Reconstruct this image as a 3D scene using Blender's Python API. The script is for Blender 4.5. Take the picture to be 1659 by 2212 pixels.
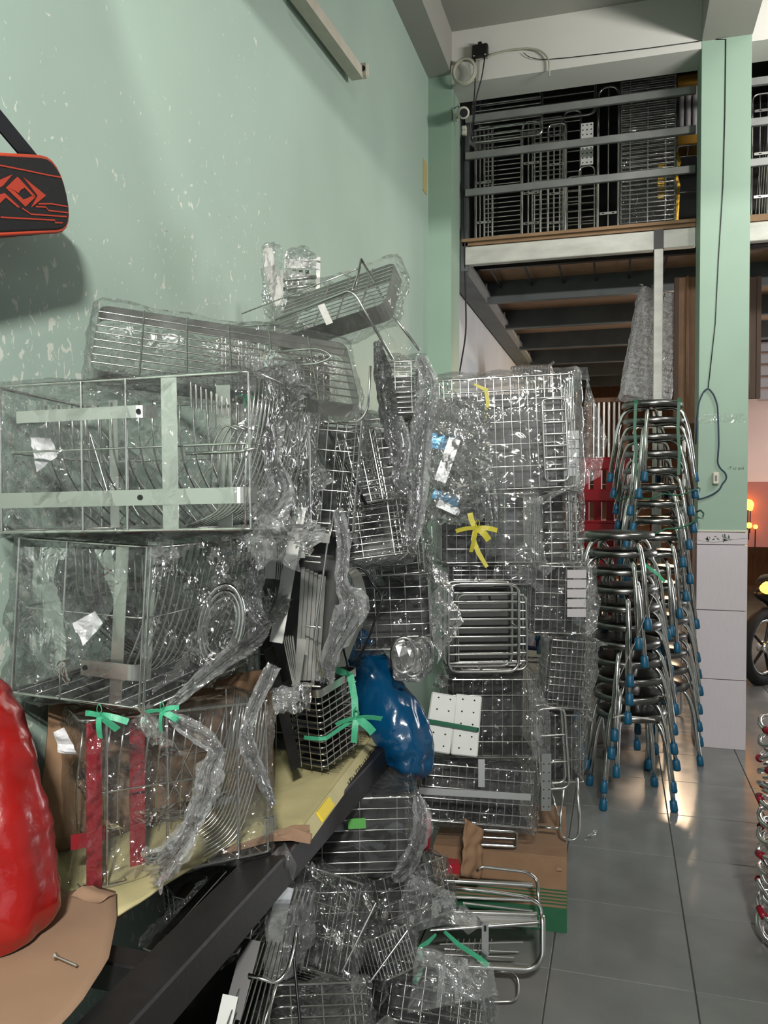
import bpy, math, random
import numpy as np
from mathutils import Vector, Matrix, noise

for _o in list(bpy.data.objects):
    bpy.data.objects.remove(_o, do_unlink=True)
SC = bpy.context.scene
COL = SC.collection
PI = math.pi

# ------------------------------------------------------------------ camera
FPX, CX, CY = 1740.0, 829.5, 1106.0
EYE = Vector((0.0, 0.0, 1.5))
YAW = math.atan(506 / FPX)
PITCH = math.atan(-40 / FPX)
FWD = Vector((-math.sin(YAW) * math.cos(PITCH), math.cos(YAW) * math.cos(PITCH), math.sin(PITCH)))
RGT = Vector((math.cos(YAW), math.sin(YAW), 0.0))
UPV = RGT.cross(FWD)
cam_d = bpy.data.cameras.new('camera')
cam = bpy.data.objects.new('camera', cam_d)
COL.objects.link(cam)
cam.location = EYE
cam.rotation_euler = (PI / 2 + PITCH, 0, YAW)
cam_d.sensor_fit = 'HORIZONTAL'
cam_d.sensor_width = 36.0
cam_d.lens = FPX / 1659.0 * 36.0
cam_d.clip_start = 0.02
SC.camera = cam

# ------------------------------------------------------------------ world, lamps, exposure
W = bpy.data.worlds.new('world')
SC.world = W
W.use_nodes = True
W.node_tree.nodes['Background'].inputs[0].default_value = (0.80, 0.88, 1.0, 1)
W.node_tree.nodes['Background'].inputs[1].default_value = 0.035
SC.view_settings.view_transform = 'Standard'
SC.view_settings.look = 'None'
SC.view_settings.exposure = -0.07
SC.view_settings.gamma = 1.0
SC.view_settings.use_curve_mapping = False
SC.cycles.transparent_max_bounces = 28
SC.cycles.max_bounces = 5
SC.cycles.diffuse_bounces = 3
SC.cycles.glossy_bounces = 3
SC.cycles.transmission_bounces = 3
SC.cycles.use_adaptive_sampling = True
SC.cycles.adaptive_threshold = 0.08
SC.cycles.sample_clamp_indirect = 4.0
SC.cycles.caustics_reflective = False
SC.cycles.caustics_refractive = False

def area(name, loc, target, size, size_y, power, color):
    l = bpy.data.lights.new(name, 'AREA')
    l.shape = 'RECTANGLE'; l.size = size; l.size_y = size_y
    l.energy = power; l.color = color
    o = bpy.data.objects.new(name, l); COL.objects.link(o)
    o.location = loc
    d = Vector(target) - Vector(loc)
    o.rotation_euler = d.to_track_quat('-Z', 'Y').to_euler()
    return o
# lamp fixed under the front loft deck behind the camera; the deck cuts its light off above about 3.1 m
area('front_loft_lamp_light', (0.45, -1.35, 2.95), (-0.5, 2.6, 1.6), 0.30, 0.10, 165, (1.0, 0.98, 0.93))
# added fill light near the ceiling, brightens the upper wall and the pile
area('ceiling_fill_light', (1.10, 0.60, 4.33), (-0.6, 2.4, 1.4), 0.10, 0.30, 48, (1.0, 0.97, 0.90))
# tube lamp further along the next bay, near the cross beam
area('side_tube_light', (1.75, 3.5, 3.55), (-0.2, 5.1, 4.1), 0.9, 0.10, 52, (1.0, 0.97, 0.92))
# daylight from the open shop front behind the camera
area('shopfront_daylight', (1.6, -3.2, 2.0), (0.0, 3, 1.2), 4.2, 2.8, 26, (0.90, 0.95, 1.0))
# daylight coming in through the rear opening on the right
area('rear_daylight', (3.3, 8.3, 2.1), (0.4, 5.4, 1.6), 1.6, 2.0, 115, (0.97, 0.96, 1.0))
# warm lamp hung under the loft far back
area('rear_warm_light', (0.6, 10.6, 2.75), (0.2, 9.8, 1.0), 0.4, 0.4, 80, (1.0, 0.70, 0.45))

# ------------------------------------------------------------------ helpers
def lin(c):
    c = c / 255.0
    return c / 12.92 if c <= 0.04045 else ((c + 0.055) / 1.055) ** 2.4
def rgb(r, g, b):
    return (lin(r), lin(g), lin(b), 1.0)

def P(u, v, d):
    """point at image position (u, v) of the 1659x2212 frame, d metres in front of the eye"""
    return EYE + (FWD + RGT * ((u - CX) / FPX) - UPV * ((v - CY) / FPX)) * d
def PZ(u, v, z):
    r = FWD + RGT * ((u - CX) / FPX) - UPV * ((v - CY) / FPX)
    return EYE + r * ((z - EYE.z) / r.z)
def PY(u, v, y):
    r = FWD + RGT * ((u - CX) / FPX) - UPV * ((v - CY) / FPX)
    return EYE + r * (y / r.y)
def PX(u, v, x):
    r = FWD + RGT * ((u - CX) / FPX) - UPV * ((v - CY) / FPX)
    return EYE + r * (x / r.x)

MATS = {}
def mat(name, color, rough=0.5, metal=0.0, var=0.0, vscale=8.0, bump=0.0, bscale=40.0, spec=0.5, trans=0.0, emit=None, estr=0.0, stretch=None, coat=0.0):
    m = bpy.data.materials.new(name); m.use_nodes = True
    nt = m.node_tree; b = nt.nodes['Principled BSDF']
    b.inputs['Base Color'].default_value = color
    b.inputs['Roughness'].default_value = rough
    b.inputs['Metallic'].default_value = metal
    b.inputs['Specular IOR Level'].default_value = spec
    if coat: b.inputs['Coat Weight'].default_value = coat; b.inputs['Coat Roughness'].default_value = 0.08
    if trans: b.inputs['Transmission Weight'].default_value = trans
    if emit:
        b.inputs['Emission Color'].default_value = emit
        b.inputs['Emission Strength'].default_value = estr
    if var or bump:
        tc = nt.nodes.new('ShaderNodeTexCoord'); mp = nt.nodes.new('ShaderNodeMapping')
        nt.links.new(tc.outputs['Object'], mp.inputs['Vector'])
        if stretch: mp.inputs['Scale'].default_value = stretch
    if var:
        n = nt.nodes.new('ShaderNodeTexNoise'); n.inputs['Scale'].default_value = vscale; n.inputs['Detail'].default_value = 5
        nt.links.new(mp.outputs['Vector'], n.inputs['Vector'])
        r = nt.nodes.new('ShaderNodeValToRGB')
        r.color_ramp.elements[0].position = 0.3; r.color_ramp.elements[1].position = 0.7
        r.color_ramp.elements[0].color = tuple(c * (1 - var) for c in color[:3]) + (1,)
        r.color_ramp.elements[1].color = tuple(min(1, c * (1 + var)) for c in color[:3]) + (1,)
        nt.links.new(n.outputs['Fac'], r.inputs['Fac']); nt.links.new(r.outputs['Color'], b.inputs['Base Color'])
    if bump:
        n2 = nt.nodes.new('ShaderNodeTexNoise'); n2.inputs['Scale'].default_value = bscale; n2.inputs['Detail'].default_value = 4
        nt.links.new(mp.outputs['Vector'], n2.inputs['Vector'])
        bp = nt.nodes.new('ShaderNodeBump'); bp.inputs['Strength'].default_value = bump; bp.inputs['Distance'].default_value = 0.01
        nt.links.new(n2.outputs['Fac'], bp.inputs['Height']); nt.links.new(bp.outputs['Normal'], b.inputs['Normal'])
    MATS[name] = m
    return m

def film_mat(name, tint, haze, rough=0.055, gloss=0.7, scale=1.0, bump=0.5):
    """thin clear packing film: clear, with fresnel gloss, fine folds and a little milky haze"""
    m = bpy.data.materials.new(name); m.use_nodes = True
    nt = m.node_tree; N = nt.nodes; L = nt.links
    N.remove(N['Principled BSDF'])
    out = N['Material Output']
    tc = N.new('ShaderNodeTexCoord')
    n1 = N.new('ShaderNodeTexNoise'); n1.inputs['Scale'].default_value = 22 * scale; n1.inputs['Detail'].default_value = 2.0
    n1.inputs['Distortion'].default_value = 1.2
    L.new(tc.outputs['Object'], n1.inputs['Vector'])
    # ridged noise gives sharp fold lines
    ab = N.new('ShaderNodeMath'); ab.operation = 'SUBTRACT'; ab.inputs[1].default_value = 0.5
    L.new(n1.outputs['Fac'], ab.inputs[0])
    ab2 = N.new('ShaderNodeMath'); ab2.operation = 'ABSOLUTE'; L.new(ab.outputs[0], ab2.inputs[0])
    bp = N.new('ShaderNodeBump'); bp.inputs['Strength'].default_value = bump; bp.inputs['Distance'].default_value = 0.03
    L.new(ab2.outputs[0], bp.inputs['Height'])
    fr = N.new('ShaderNodeFresnel'); fr.inputs['IOR'].default_value = 1.5
    fm = N.new('ShaderNodeMath'); fm.operation = 'MULTIPLY_ADD'; fm.inputs[1].default_value = gloss; fm.inputs[2].default_value = 0.03
    fm.use_clamp = True
    L.new(fr.outputs[0], fm.inputs[0])
    tr = N.new('ShaderNodeBsdfTransparent'); tr.inputs[0].default_value = tint
    gl = N.new('ShaderNodeBsdfGlossy'); gl.inputs['Roughness'].default_value = rough; gl.inputs[0].default_value = (1, 1, 1, 1)
    L.new(bp.outputs['Normal'], gl.inputs['Normal'])
    m1 = N.new('ShaderNodeMixShader'); L.new(fm.outputs[0], m1.inputs[0]); L.new(tr.outputs[0], m1.inputs[1]); L.new(gl.outputs[0], m1.inputs[2])
    df = N.new('ShaderNodeBsdfDiffuse'); df.inputs[0].default_value = (0.85, 0.86, 0.86, 1)
    tl = N.new('ShaderNodeBsdfTranslucent'); tl.inputs[0].default_value = (0.85, 0.86, 0.86, 1)
    md = N.new('ShaderNodeMixShader'); md.inputs[0].default_value = 0.4; L.new(df.outputs[0], md.inputs[1]); L.new(tl.outputs[0], md.inputs[2])
    cr = N.new('ShaderNodeMapRange'); cr.inputs['From Min'].default_value = 0.0; cr.inputs['From Max'].default_value = 0.10
    cr.inputs['To Min'].default_value = haze * 2.0; cr.inputs['To Max'].default_value = haze * 0.7
    L.new(ab2.outputs[0], cr.inputs['Value'])
    m2 = N.new('ShaderNodeMixShader'); L.new(cr.outputs[0], m2.inputs[0]); L.new(m1.outputs[0], m2.inputs[1]); L.new(md.outputs[0], m2.inputs[2])
    L.new(m2.outputs[0], out.inputs['Surface'])
    MATS[name] = m
    return m

def mesh(name, verts, faces, smooth=False):
    me = bpy.data.meshes.new(name)
    me.from_pydata([tuple(v) for v in verts], [], faces)
    if smooth:
        me.polygons.foreach_set('use_smooth', [True] * len(me.polygons))
    me.update()
    return me
def obj(name, me, material, parent=None, M=None):
    o = bpy.data.objects.new(name, me); COL.objects.link(o)
    if material and me is not None and not me.materials:
        me.materials.append(MATS[material] if isinstance(material, str) else material)
    if parent is not None: o.parent = parent
    if M is not None: o.matrix_local = M
    return o
def tag(o, label, cat, group=None, kind=None):
    if label: o['label'] = label
    if cat: o['category'] = cat
    if group: o['group'] = group
    if kind: o['kind'] = kind
    return o
def thing(name, label, cat, M=None, group=None):
    o = bpy.data.objects.new(name, None); COL.objects.link(o)
    o.empty_display_size = 0.05
    if M is not None: o.matrix_world = M
    return tag(o, label, cat, group)
def structure(name, me, material, parent=None, label=None):
    o = obj(name, me, material, parent)
    if parent is None: o['kind'] = 'structure'
    if label: o['label'] = label
    return o

def box_data(lo, hi):
    x0, y0, z0 = lo; x1, y1, z1 = hi
    v = [(x0, y0, z0), (x1, y0, z0), (x1, y1, z0), (x0, y1, z0), (x0, y0, z1), (x1, y0, z1), (x1, y1, z1), (x0, y1, z1)]
    f = [(0, 3, 2, 1), (4, 5, 6, 7), (0, 1, 5, 4), (1, 2, 6, 5), (2, 3, 7, 6), (3, 0, 4, 7)]
    return v, f
def join(*datas):
    V, F = [], []
    for v, f in datas:
        n = len(V); V += [tuple(p) for p in v]; F += [tuple(i + n for i in q) for q in f]
    return V, F
def bev_box(lo, hi, b=0.004):
    """box with chamfered edges"""
    lo = np.array(lo, float); hi = np.array(hi, float)
    b = min(b, 0.45 * float((hi - lo).min()))
    c = (lo + hi) / 2; s = (hi - lo) / 2
    V = []; idx = {}
    for ax in range(3):
        for sx in (-1, 1):
            for sy in (-1, 1):
                for sz in (-1, 1):
                    sg = np.array([sx, sy, sz], float)
                    p = c + sg * (s - b); p[ax] = c[ax] + sg[ax] * s[ax]
                    idx[(ax, sx, sy, sz)] = len(V); V.append(tuple(p))
    F = []
    def add(q):
        pts = np.array([V[i] for i in q]); n = np.cross(pts[1] - pts[0], pts[2] - pts[0])
        if np.dot(n, pts.mean(0) - c) < 0: q = q[::-1]
        F.append(tuple(q))
    for ax in range(3):
        for s0 in (-1, 1):
            o1, o2 = [a for a in range(3) if a != ax]
            q = []
            for a, bb in ((-1, -1), (1, -1), (1, 1), (-1, 1)):
                k = [0, 0, 0]; k[ax] = s0; k[o1] = a; k[o2] = bb
                q.append(idx[(ax, *k)])
            add(q)
    for a1 in range(3):
        for a2 in range(a1 + 1, 3):
            a3 = 3 - a1 - a2
            for s1 in (-1, 1):
                for s2 in (-1, 1):
                    k0 = [0, 0, 0]; k0[a1] = s1; k0[a2] = s2; k0[a3] = -1
                    k1 = list(k0); k1[a3] = 1
                    add([idx[(a1, *k0)], idx[(a1, *k1)], idx[(a2, *k1)], idx[(a2, *k0)]])
    for sx in (-1, 1):
        for sy in (-1, 1):
            for sz in (-1, 1):
                add([idx[(0, sx, sy, sz)], idx[(1, sx, sy, sz)], idx[(2, sx, sy, sz)]])
    return V, F

def rounded(pts, r=0.02, n=4, closed=False):
    pts = [Vector(p) for p in pts]
    out = []; m = len(pts)
    for i, p in enumerate(pts):
        if not closed and i in (0, m - 1):
            out.append(p); continue
        a, c = pts[i - 1], pts[(i + 1) % m]
        da, dc = (a - p), (c - p)
        rr = min(r, da.length * 0.48, dc.length * 0.48)
        s, e = p + da.normalized() * rr, p + dc.normalized() * rr
        for k in range(n + 1):
            t = k / n
            out.append(s * (1 - t) ** 2 + p * (2 * t * (1 - t)) + e * t * t)
    return out
def tube_data(pts, r, seg=6, closed=False, radii=None):
    pts = [Vector(p) for p in pts]
    n = len(pts); V = []; F = []
    T = []
    for i in range(n):
        if closed: t = pts[(i + 1) % n] - pts[i - 1]
        else: t = pts[min(i + 1, n - 1)] - pts[max(i - 1, 0)]
        T.append(t.normalized() if t.length > 1e-9 else Vector((0, 0, 1)))
    ref = Vector((0, 0, 1)) if abs(T[0].z) < 0.9 else Vector((1, 0, 0))
    u = T[0].cross(ref).normalized()
    for i in range(n):
        u = (u - T[i] * u.dot(T[i]))
        u = u.normalized() if u.length > 1e-6 else T[i].orthogonal().normalized()
        w = T[i].cross(u)
        rr = radii[i] if radii else r
        for k in range(seg):
            a = 2 * PI * k / seg
            V.append(pts[i] + (u * math.cos(a) + w * math.sin(a)) * rr)
    rng = n if closed else n - 1
    for i in range(rng):
        j = (i + 1) % n
        for k in range(seg):
            k2 = (k + 1) % seg
            F.append((i * seg + k, i * seg + k2, j * seg + k2, j * seg + k))
    if not closed:
        F.append(tuple(range(seg))[::-1]); F.append(tuple((n - 1) * seg + k for k in range(seg)))
    return V, F
def tube(name, pts, r, material, parent=None, seg=8, closed=False, round_r=0.0, radii=None):
    if round_r: pts = rounded(pts, round_r, 4, closed)
    v, f = tube_data(pts, r, seg, closed, radii)
    return obj(name, mesh(name, v, f, True), material, parent)
def strip_data(pts, width, thick, side):
    """flat metal or plastic band swept along pts; side = list of (or one) across-vectors"""
    pts = [Vector(p) for p in pts]; n = len(pts); V = []; F = []
    for i in range(n):
        t = (pts[min(i + 1, n - 1)] - pts[max(i - 1, 0)]).normalized()
        s = Vector(side[i] if isinstance(side, list) else side)
        s = (s - t * s.dot(t)); s = s.normalized() if s.length > 1e-6 else t.orthogonal().normalized()
        nn = t.cross(s)
        w = width[i] if isinstance(width, (list, tuple)) else width
        for a, b in ((-1, -1), (1, -1), (1, 1), (-1, 1)):
            V.append(pts[i] + s * (a * w / 2) + nn * (b * thick / 2))
    for i in range(n - 1):
        for k in range(4):
            k2 = (k + 1) % 4
            F.append((i * 4 + k, i * 4 + k2, i * 4 + 4 + k2, i * 4 + 4 + k))
    F.append((3, 2, 1, 0)); F.append(tuple((n - 1) * 4 + k for k in range(4)))
    return V, F
def strip(name, pts, width, thick, side, material, parent=None, round_r=0.0):
    if round_r: pts = rounded(pts, round_r, 4)
    v, f = strip_data(pts, width, thick, side)
    return obj(name, mesh(name, v, f), material, parent)
def cyl_data(c, axis, r0, r1, h, seg=12):
    c = Vector(c); a = Vector(axis).normalized()
    return tube_data([c, c + a * h], 0, seg, False, [r0, r1])

_wire_me = None
def wire(parent, p, q, r, material='chrome', name='wire'):
    """one straight rod; all rods share one six-sided mesh per material"""
    p, q = Vector(p), Vector(q)
    key = '_rod_' + material
    me = bpy.data.meshes.get(key)
    if me is None:
        v, f = tube_data([(0, 0, 0), (0, 0, 1)], 1.0, 6)
        me = mesh(key, v, f, True); me.materials.append(MATS[material])
    d = q - p
    M = Matrix.Translation(p) @ d.to_track_quat('Z', 'Y').to_matrix().to_4x4() @ Matrix.Diagonal((r, r, d.length, 1))
    return obj(name, me, None, parent, M)

def frame3(A, B, C):
    """object frame from three picked corners: origin A, x towards B, z towards C; y points away. Returns matrix, width, height"""
    a, b, c = (P(*A) if not isinstance(A, Vector) else A), (P(*B) if not isinstance(B, Vector) else B), (P(*C) if not isinstance(C, Vector) else C)
    x = (b - a); w = x.length; x.normalize()
    z = (c - a); h0 = z.length
    z = (z - x * z.dot(x)).normalized()
    h = (c - a).dot(z)
    y = z.cross(x)
    M = Matrix(((x.x, y.x, z.x, a.x), (x.y, y.y, z.y, a.y), (x.z, y.z, z.z, a.z), (0, 0, 0, 1)))
    return M, w, h

def tri_wave(t):
    return np.abs((t % 1.0) * 2 - 1)
def crumple(Pn, seed, amp, freq, n=7, aniso=None):
    """sum of random sharp folds: the creases of crumpled film"""
    rs = np.random.RandomState(seed)
    h = np.zeros(len(Pn))
    for i in range(n):
        k = rs.normal(size=3); k /= np.linalg.norm(k)
        fr = freq * (0.5 + 1.6 * rs.rand())
        ph = rs.rand() * 10
        warp = 0.25 * np.sin(Pn @ rs.normal(size=3) * freq * 1.3 + rs.rand() * 6)
        h += tri_wave(Pn @ k * fr + ph + warp) * (0.4 + rs.rand()) / (fr / freq)
    h -= h.mean()
    return h * amp / (h.std() + 1e-9)
def cube_grid(res):
    """surface grid of the [-1,1] cube with shared edges, res = cells per axis (nx, ny, nz)"""
    nx, ny, nz = res
    idx = {}; V = []; F = []
    def vid(i, j, k):
        key = (i, j, k)
        if key not in idx:
            idx[key] = len(V); V.append((2 * i / nx - 1, 2 * j / ny - 1, 2 * k / nz - 1))
        return idx[key]
    for k in (0, nz):
        for i in range(nx):
            for j in range(ny):
                q = (vid(i, j, k), vid(i + 1, j, k), vid(i + 1, j + 1, k), vid(i, j + 1, k)); F.append(q if k else q[::-1])
    for j in (0, ny):
        for i in range(nx):
            for k in range(nz):
                q = (vid(i, j, k), vid(i + 1, j, k), vid(i + 1, j, k + 1), vid(i, j, k + 1)); F.append(q[::-1] if j else q)
    for i in (0, nx):
        for j in range(ny):
            for k in range(nz):
                q = (vid(i, j, k), vid(i, j + 1, k), vid(i, j + 1, k + 1), vid(i, j, k + 1)); F.append(q if i else q[::-1])
    return np.array(V), F
def wrap(parent, lo, hi, seed, pad=0.012, amp=0.008, freq=9.0, cell=0.014, sag=0.12, material='film', gather=None, name='plastic_wrap', round_k=18.0, shear=None):
    """packing film pulled round the box lo..hi of its parent: rounded, sagging in the middle of the faces, creased"""
    lo = np.array(lo, float); hi = np.array(hi, float); lo, hi = np.minimum(lo, hi) - pad, np.maximum(lo, hi) + pad
    amp *= 0.5; freq *= 1.5
    s = (hi - lo) / 2; c = (lo + hi) / 2
    res = [int(min(44, max(6, round(2 * a / cell)))) for a in s]
    V, F = cube_grid(res)
    L = (np.abs(V) ** round_k).sum(1) ** (1 / round_k)
    U = V / np.maximum(L, 1e-6)[:, None]
    # normals of the rounded box
    Nn = np.sign(U) * np.abs(U) ** (round_k - 1) / s
    Nn /= np.linalg.norm(Nn, axis=1)[:, None]
    # film sags between the box edges
    flat = np.sort(np.abs(U), axis=1)
    mid = np.clip((1 - flat[:, 1] ** 2) * (1 - flat[:, 0] ** 2), 0, 1)
    X = U * s + c
    if gather is not None:
        # gather = (axis, sign, amount): film drawn together towards one end
        ax, sg, am = gather
        t = np.clip((U[:, ax] * sg), 0, 1) ** 4
        for a in range(3):
            if a != ax: X[:, a] = c[a] + (X[:, a] - c[a]) * (1 - t * am)
    X -= Nn * (mid * sag * float(s.min()) * 0.35)[:, None]
    rsw = np.random.RandomState(seed + 77)
    hh = crumple(X, seed, amp, freq)
    # pleats fanning out from places where the film is pulled tight
    for q in range(4):
        g = c + s * np.array([rsw.choice([-1, 1]) * rsw.uniform(.5, 1.05), -1, rsw.choice([-1, 1]) * rsw.uniform(.4, 1.05)])
        dx, dz = X[:, 0] - g[0], X[:, 2] - g[2]
        rr = np.sqrt(dx * dx + dz * dz + 1e-6)
        hh += amp * 1.3 * (tri_wave(np.arctan2(dz, dx) * rsw.randint(4, 8) / 1.3 + rsw.rand()) - .5) * np.exp(-rr / (.6 * float(s.max()))) * np.clip(rr / .03, 0, 1)
    X += Nn * hh[:, None]
    X += np.random.RandomState(seed + 5).normal(size=X.shape) * amp * 0.22
    o = obj(name, mesh(name, X.tolist(), F, material == 'film_smooth'), material, parent)
    return o
def twist(parent, pts, radii, seed, material='film_bright', seg=26, sub=5, name='film_twist'):
    """film drawn together into a pleated twisted strand"""
    pts = [Vector(p) for p in pts]; radii = [r_ * .68 for r_ in radii]
    fine, rad = [], []
    n = len(pts)
    for i in range(n - 1):
        for k in range(sub):
            t = k / sub
            p0, p1, p2, p3 = pts[max(i - 1, 0)], pts[i], pts[i + 1], pts[min(i + 2, n - 1)]
            fine.append(0.5 * ((2 * p1) + (p2 - p0) * t + (2 * p0 - 5 * p1 + 4 * p2 - p3) * t * t + (3 * p1 - p0 - 3 * p2 + p3) * t ** 3))
            rad.append(radii[i] * (1 - t) + radii[i + 1] * t)
    fine.append(pts[-1]); rad.append(radii[-1])
    V, F = tube_data(fine, 0, seg, False, rad)
    V = np.array([tuple(v) for v in V]); rs = np.random.RandomState(seed)
    prof = np.where(np.arange(seg) % 2 == 0, 0.9 + 0.4 * rs.rand(seg), 0.35 + 0.35 * rs.rand(seg))
    m = len(fine)
    for i in range(m):
        sh = 0.85 + 0.3 * rs.rand(seg)
        for k in range(seg):
            j = i * seg + k
            c = np.array(fine[i])
            V[j] = c + (V[j] - c) * prof[(k + 2 * (i // 4)) % seg] * sh[k]
    F = F[:-2]
    return obj(name, mesh(name, V.tolist(), F, False), material, parent)
def sheet(name, corners, nu, nv, seed, amp, freq, material, parent=None, smooth=True, thick=0.0):
    """crumpled four-cornered sheet; corners are bilinearly blended (a, b, c, d run round it)"""
    a, b, c, d = [np.array(Vector(p)) for p in corners]
    X = []
    for i in range(nu + 1):
        for j in range(nv + 1):
            s, t = i / nu, j / nv
            X.append(a * (1 - s) * (1 - t) + b * s * (1 - t) + c * s * t + d * (1 - s) * t)
    X = np.array(X)
    nrm = np.cross(b - a, d - a); nrm = nrm / np.linalg.norm(nrm)
    X = X + nrm[None, :] * crumple(X, seed, amp, freq)[:, None]
    F = [(i * (nv + 1) + j, (i + 1) * (nv + 1) + j, (i + 1) * (nv + 1) + j + 1, i * (nv + 1) + j + 1) for i in range(nu) for j in range(nv)]
    if thick:
        n = len(X); X = np.vstack([X, X - nrm[None, :] * thick]); F2 = [tuple(k + n for k in f)[::-1] for f in F]
        rim = [i * (nv + 1) for i in range(nu + 1)] + [nu * (nv + 1) + j for j in range(1, nv + 1)] + [i * (nv + 1) + nv for i in range(nu - 1, -1, -1)] + [j for j in range(nv - 1, 0, -1)]
        F3 = [(rim[i], rim[(i + 1) % len(rim)], rim[(i + 1) % len(rim)] + n, rim[i] + n)[::-1] for i in range(len(rim))]
        F = F + F2 + F3
    return obj(name, mesh(name, X.tolist(), F, smooth), material, parent)
def bow(name, parent, c, right, up, out, s, material, seed=0):
    """knotted plastic ribbon: knot, loose loop and drooping tails of uneven length"""
    rs = random.Random(seed)
    R, U_, O = Vector(right).normalized(), Vector(up).normalized(), Vector(out).normalized()
    c = Vector(c)
    for k, (ang, ln, w) in enumerate(((12, 0.95, .26), (-28, 0.8, .34), (168, 0.9, .22), (-95, 1.15, .26))):
        a = math.radians(ang + rs.uniform(-14, 14)); ln *= rs.uniform(.8, 1.2)
        d = R * math.cos(a) + U_ * math.sin(a)
        dr = U_ * (-.28 * s * ln if abs(d.dot(U_)) < .7 else 0) + R * rs.uniform(-.15, .15) * s
        pts = [c, c + d * s * ln * .3 + O * s * .14, c + d * s * ln * .65 + O * s * .12 + dr * .35, c + d * s * ln + dr]
        sd = O.cross(d)
        v, f = strip_data(rounded(pts, s * .2, 3), s * w, 0.0010, (sd + O * rs.uniform(-.8, .8)))
        obj('tail', mesh('tail', v, f), material, parent)
    lp = [c, c + R * s * .16 + U_ * s * .28 + O * s * .12, c + U_ * s * .52 + O * s * .06, c - R * s * .12 + U_ * s * .26 + O * s * .05, c]
    v, f = strip_data(rounded(lp, s * .15, 4), s * .14, .001, O + R * .3)
    obj('loop', mesh('loop', v, f), material, parent)
    v, f = tube_data([c - R * s * 0.07, c, c + R * s * 0.07], 0, 8, False, [s * 0.03, s * 0.07, s * 0.03])
    obj('knot', mesh('knot', v, f, True), material, parent)

def text_mesh(name, body, size, material, parent, M, shear=0.0, extrude=0.0002):
    c = bpy.data.curves.new(name, 'FONT'); c.body = body; c.size = size; c.extrude = extrude; c.shear = shear
    o = bpy.data.objects.new(name + '_tmp', c); COL.objects.link(o)
    dg = bpy.context.evaluated_depsgraph_get()
    me = bpy.data.meshes.new_from_object(o.evaluated_get(dg)); me.name = name
    bpy.data.objects.remove(o, do_unlink=True); bpy.data.curves.remove(c)
    return obj(name, me, material, parent, M)

def flaps(parent, w, D, h, seed, n=3, size=0.09, sides=(0, 1)):
    """loose crumpled film corners sticking out of a wrapped box"""
    rs = random.Random(seed)
    for k in range(n):
        sx, sz = rs.choice(sides), rs.choice((0, 1))
        c = Vector((w * sx, -.012 + D * rs.choice((0, 0, .5)), h * sz))
        o = Vector(((2 * sx - 1) * rs.uniform(.2, 1), -rs.uniform(.0, .6), (2 * sz - 1) * rs.uniform(.1, .7) - .25)).normalized()
        t = Vector((rs.uniform(-1, 1), rs.uniform(-.5, .5), rs.uniform(-1, 1))); t = (t - o * t.dot(o)).normalized()
        s = size * rs.uniform(.5, 1.1)
        pts = [c - t * s * .35, c + t * s * .35, c + o * s + t * s * rs.uniform(.1, .5), c + o * s * rs.uniform(.5, .9) - t * s * rs.uniform(.1, .5)]
        sheet('film_flap', pts, 14, 14, seed + k, s * .07, 26, 'film_bright', parent, False)
# ------------------------------------------------------------------ materials
mat('chrome', (0.72, 0.71, 0.68, 1), 0.20, 1.0)
mat('chrome_tube', (0.80, 0.79, 0.76, 1), 0.16, 1.0)
mat('steel_strap', (0.66, 0.66, 0.63, 1), 0.30, 1.0, bump=0.05, bscale=200, stretch=(1, 1, 12))
mat('steel_plate', (0.74, 0.74, 0.72, 1), 0.25, 1.0, bump=0.04, bscale=60)
mat('red_film_strap', rgb(150, 40, 48), 0.25, 0.3)
film_mat('film', (0.972, 0.976, 0.974, 1), 0.016, gloss=0.5)
film_mat('film_bright', (0.965, 0.968, 0.968, 1), 0.085, rough=0.07, gloss=0.9, bump=0.7)
film_mat('film_milky', (0.86, 0.88, 0.93, 1), 0.45, rough=0.16, gloss=0.8)  # bluish tint and heavy haze stand in for daylight behind the panel
film_mat('film_smooth', (0.955, 0.96, 0.955, 1), 0.045, rough=0.08, gloss=0.5, scale=0.5, bump=0.3)
mat('shade_steel', (0.065, 0.066, 0.064, 1), 0.5, 0.7, bump=0.05, bscale=30)  # near-black steel for added sheets that paint shade inside baskets and racks
mat('black_steel', rgb(28, 26, 26), 0.42, 0.0, var=0.2, vscale=30, bump=0.05, bscale=90)
mat('carton', rgb(138, 108, 82), 0.85, var=0.08, vscale=14, bump=0.1, bscale=60)
mat('kraft', rgb(152, 122, 98), 0.8, var=0.05, vscale=12, bump=0.06, bscale=30)
mat('yellow_card', rgb(190, 180, 134), 0.7, var=0.10, vscale=9, bump=0.1, bscale=30)
mat('yellow_print', rgb(232, 204, 40), 0.6)
mat('card_ink', rgb(74, 72, 52), 0.8)
mat('green_print', rgb(36, 92, 62), 0.8, var=0.06, vscale=20)
mat('red_plastic', rgb(146, 22, 20), 0.25, var=0.12, vscale=12, bump=0.25, bscale=26, coat=0.4)
mat('blue_plastic', rgb(5, 66, 104), 0.16, var=0.2, vscale=7, bump=0.25, bscale=18, coat=0.5)
mat('green_ribbon', rgb(70, 168, 128), 0.45, bump=0.2, bscale=50)
mat('green_cord', rgb(28, 92, 66), 0.5)
mat('yellow_ribbon', rgb(186, 176, 62), 0.45, bump=0.2, bscale=50)
mat('white_plate', rgb(206, 208, 204), 0.35, var=0.03, vscale=20)
mat('hole', (0.01, 0.01, 0.01, 1), 0.9)
mat('cap_blue', rgb(16, 82, 112), 0.45)
mat('white_band', rgb(200, 198, 194), 0.4)
mat('galv', rgb(150, 152, 150), 0.45, 0.55, var=0.12, vscale=10)
mat('galv_dark', rgb(92, 98, 98), 0.5, 0.35, var=0.15, vscale=6)
mat('grey_paint', rgb(120, 124, 122), 0.5, 0.1, var=0.08, vscale=8)
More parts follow.
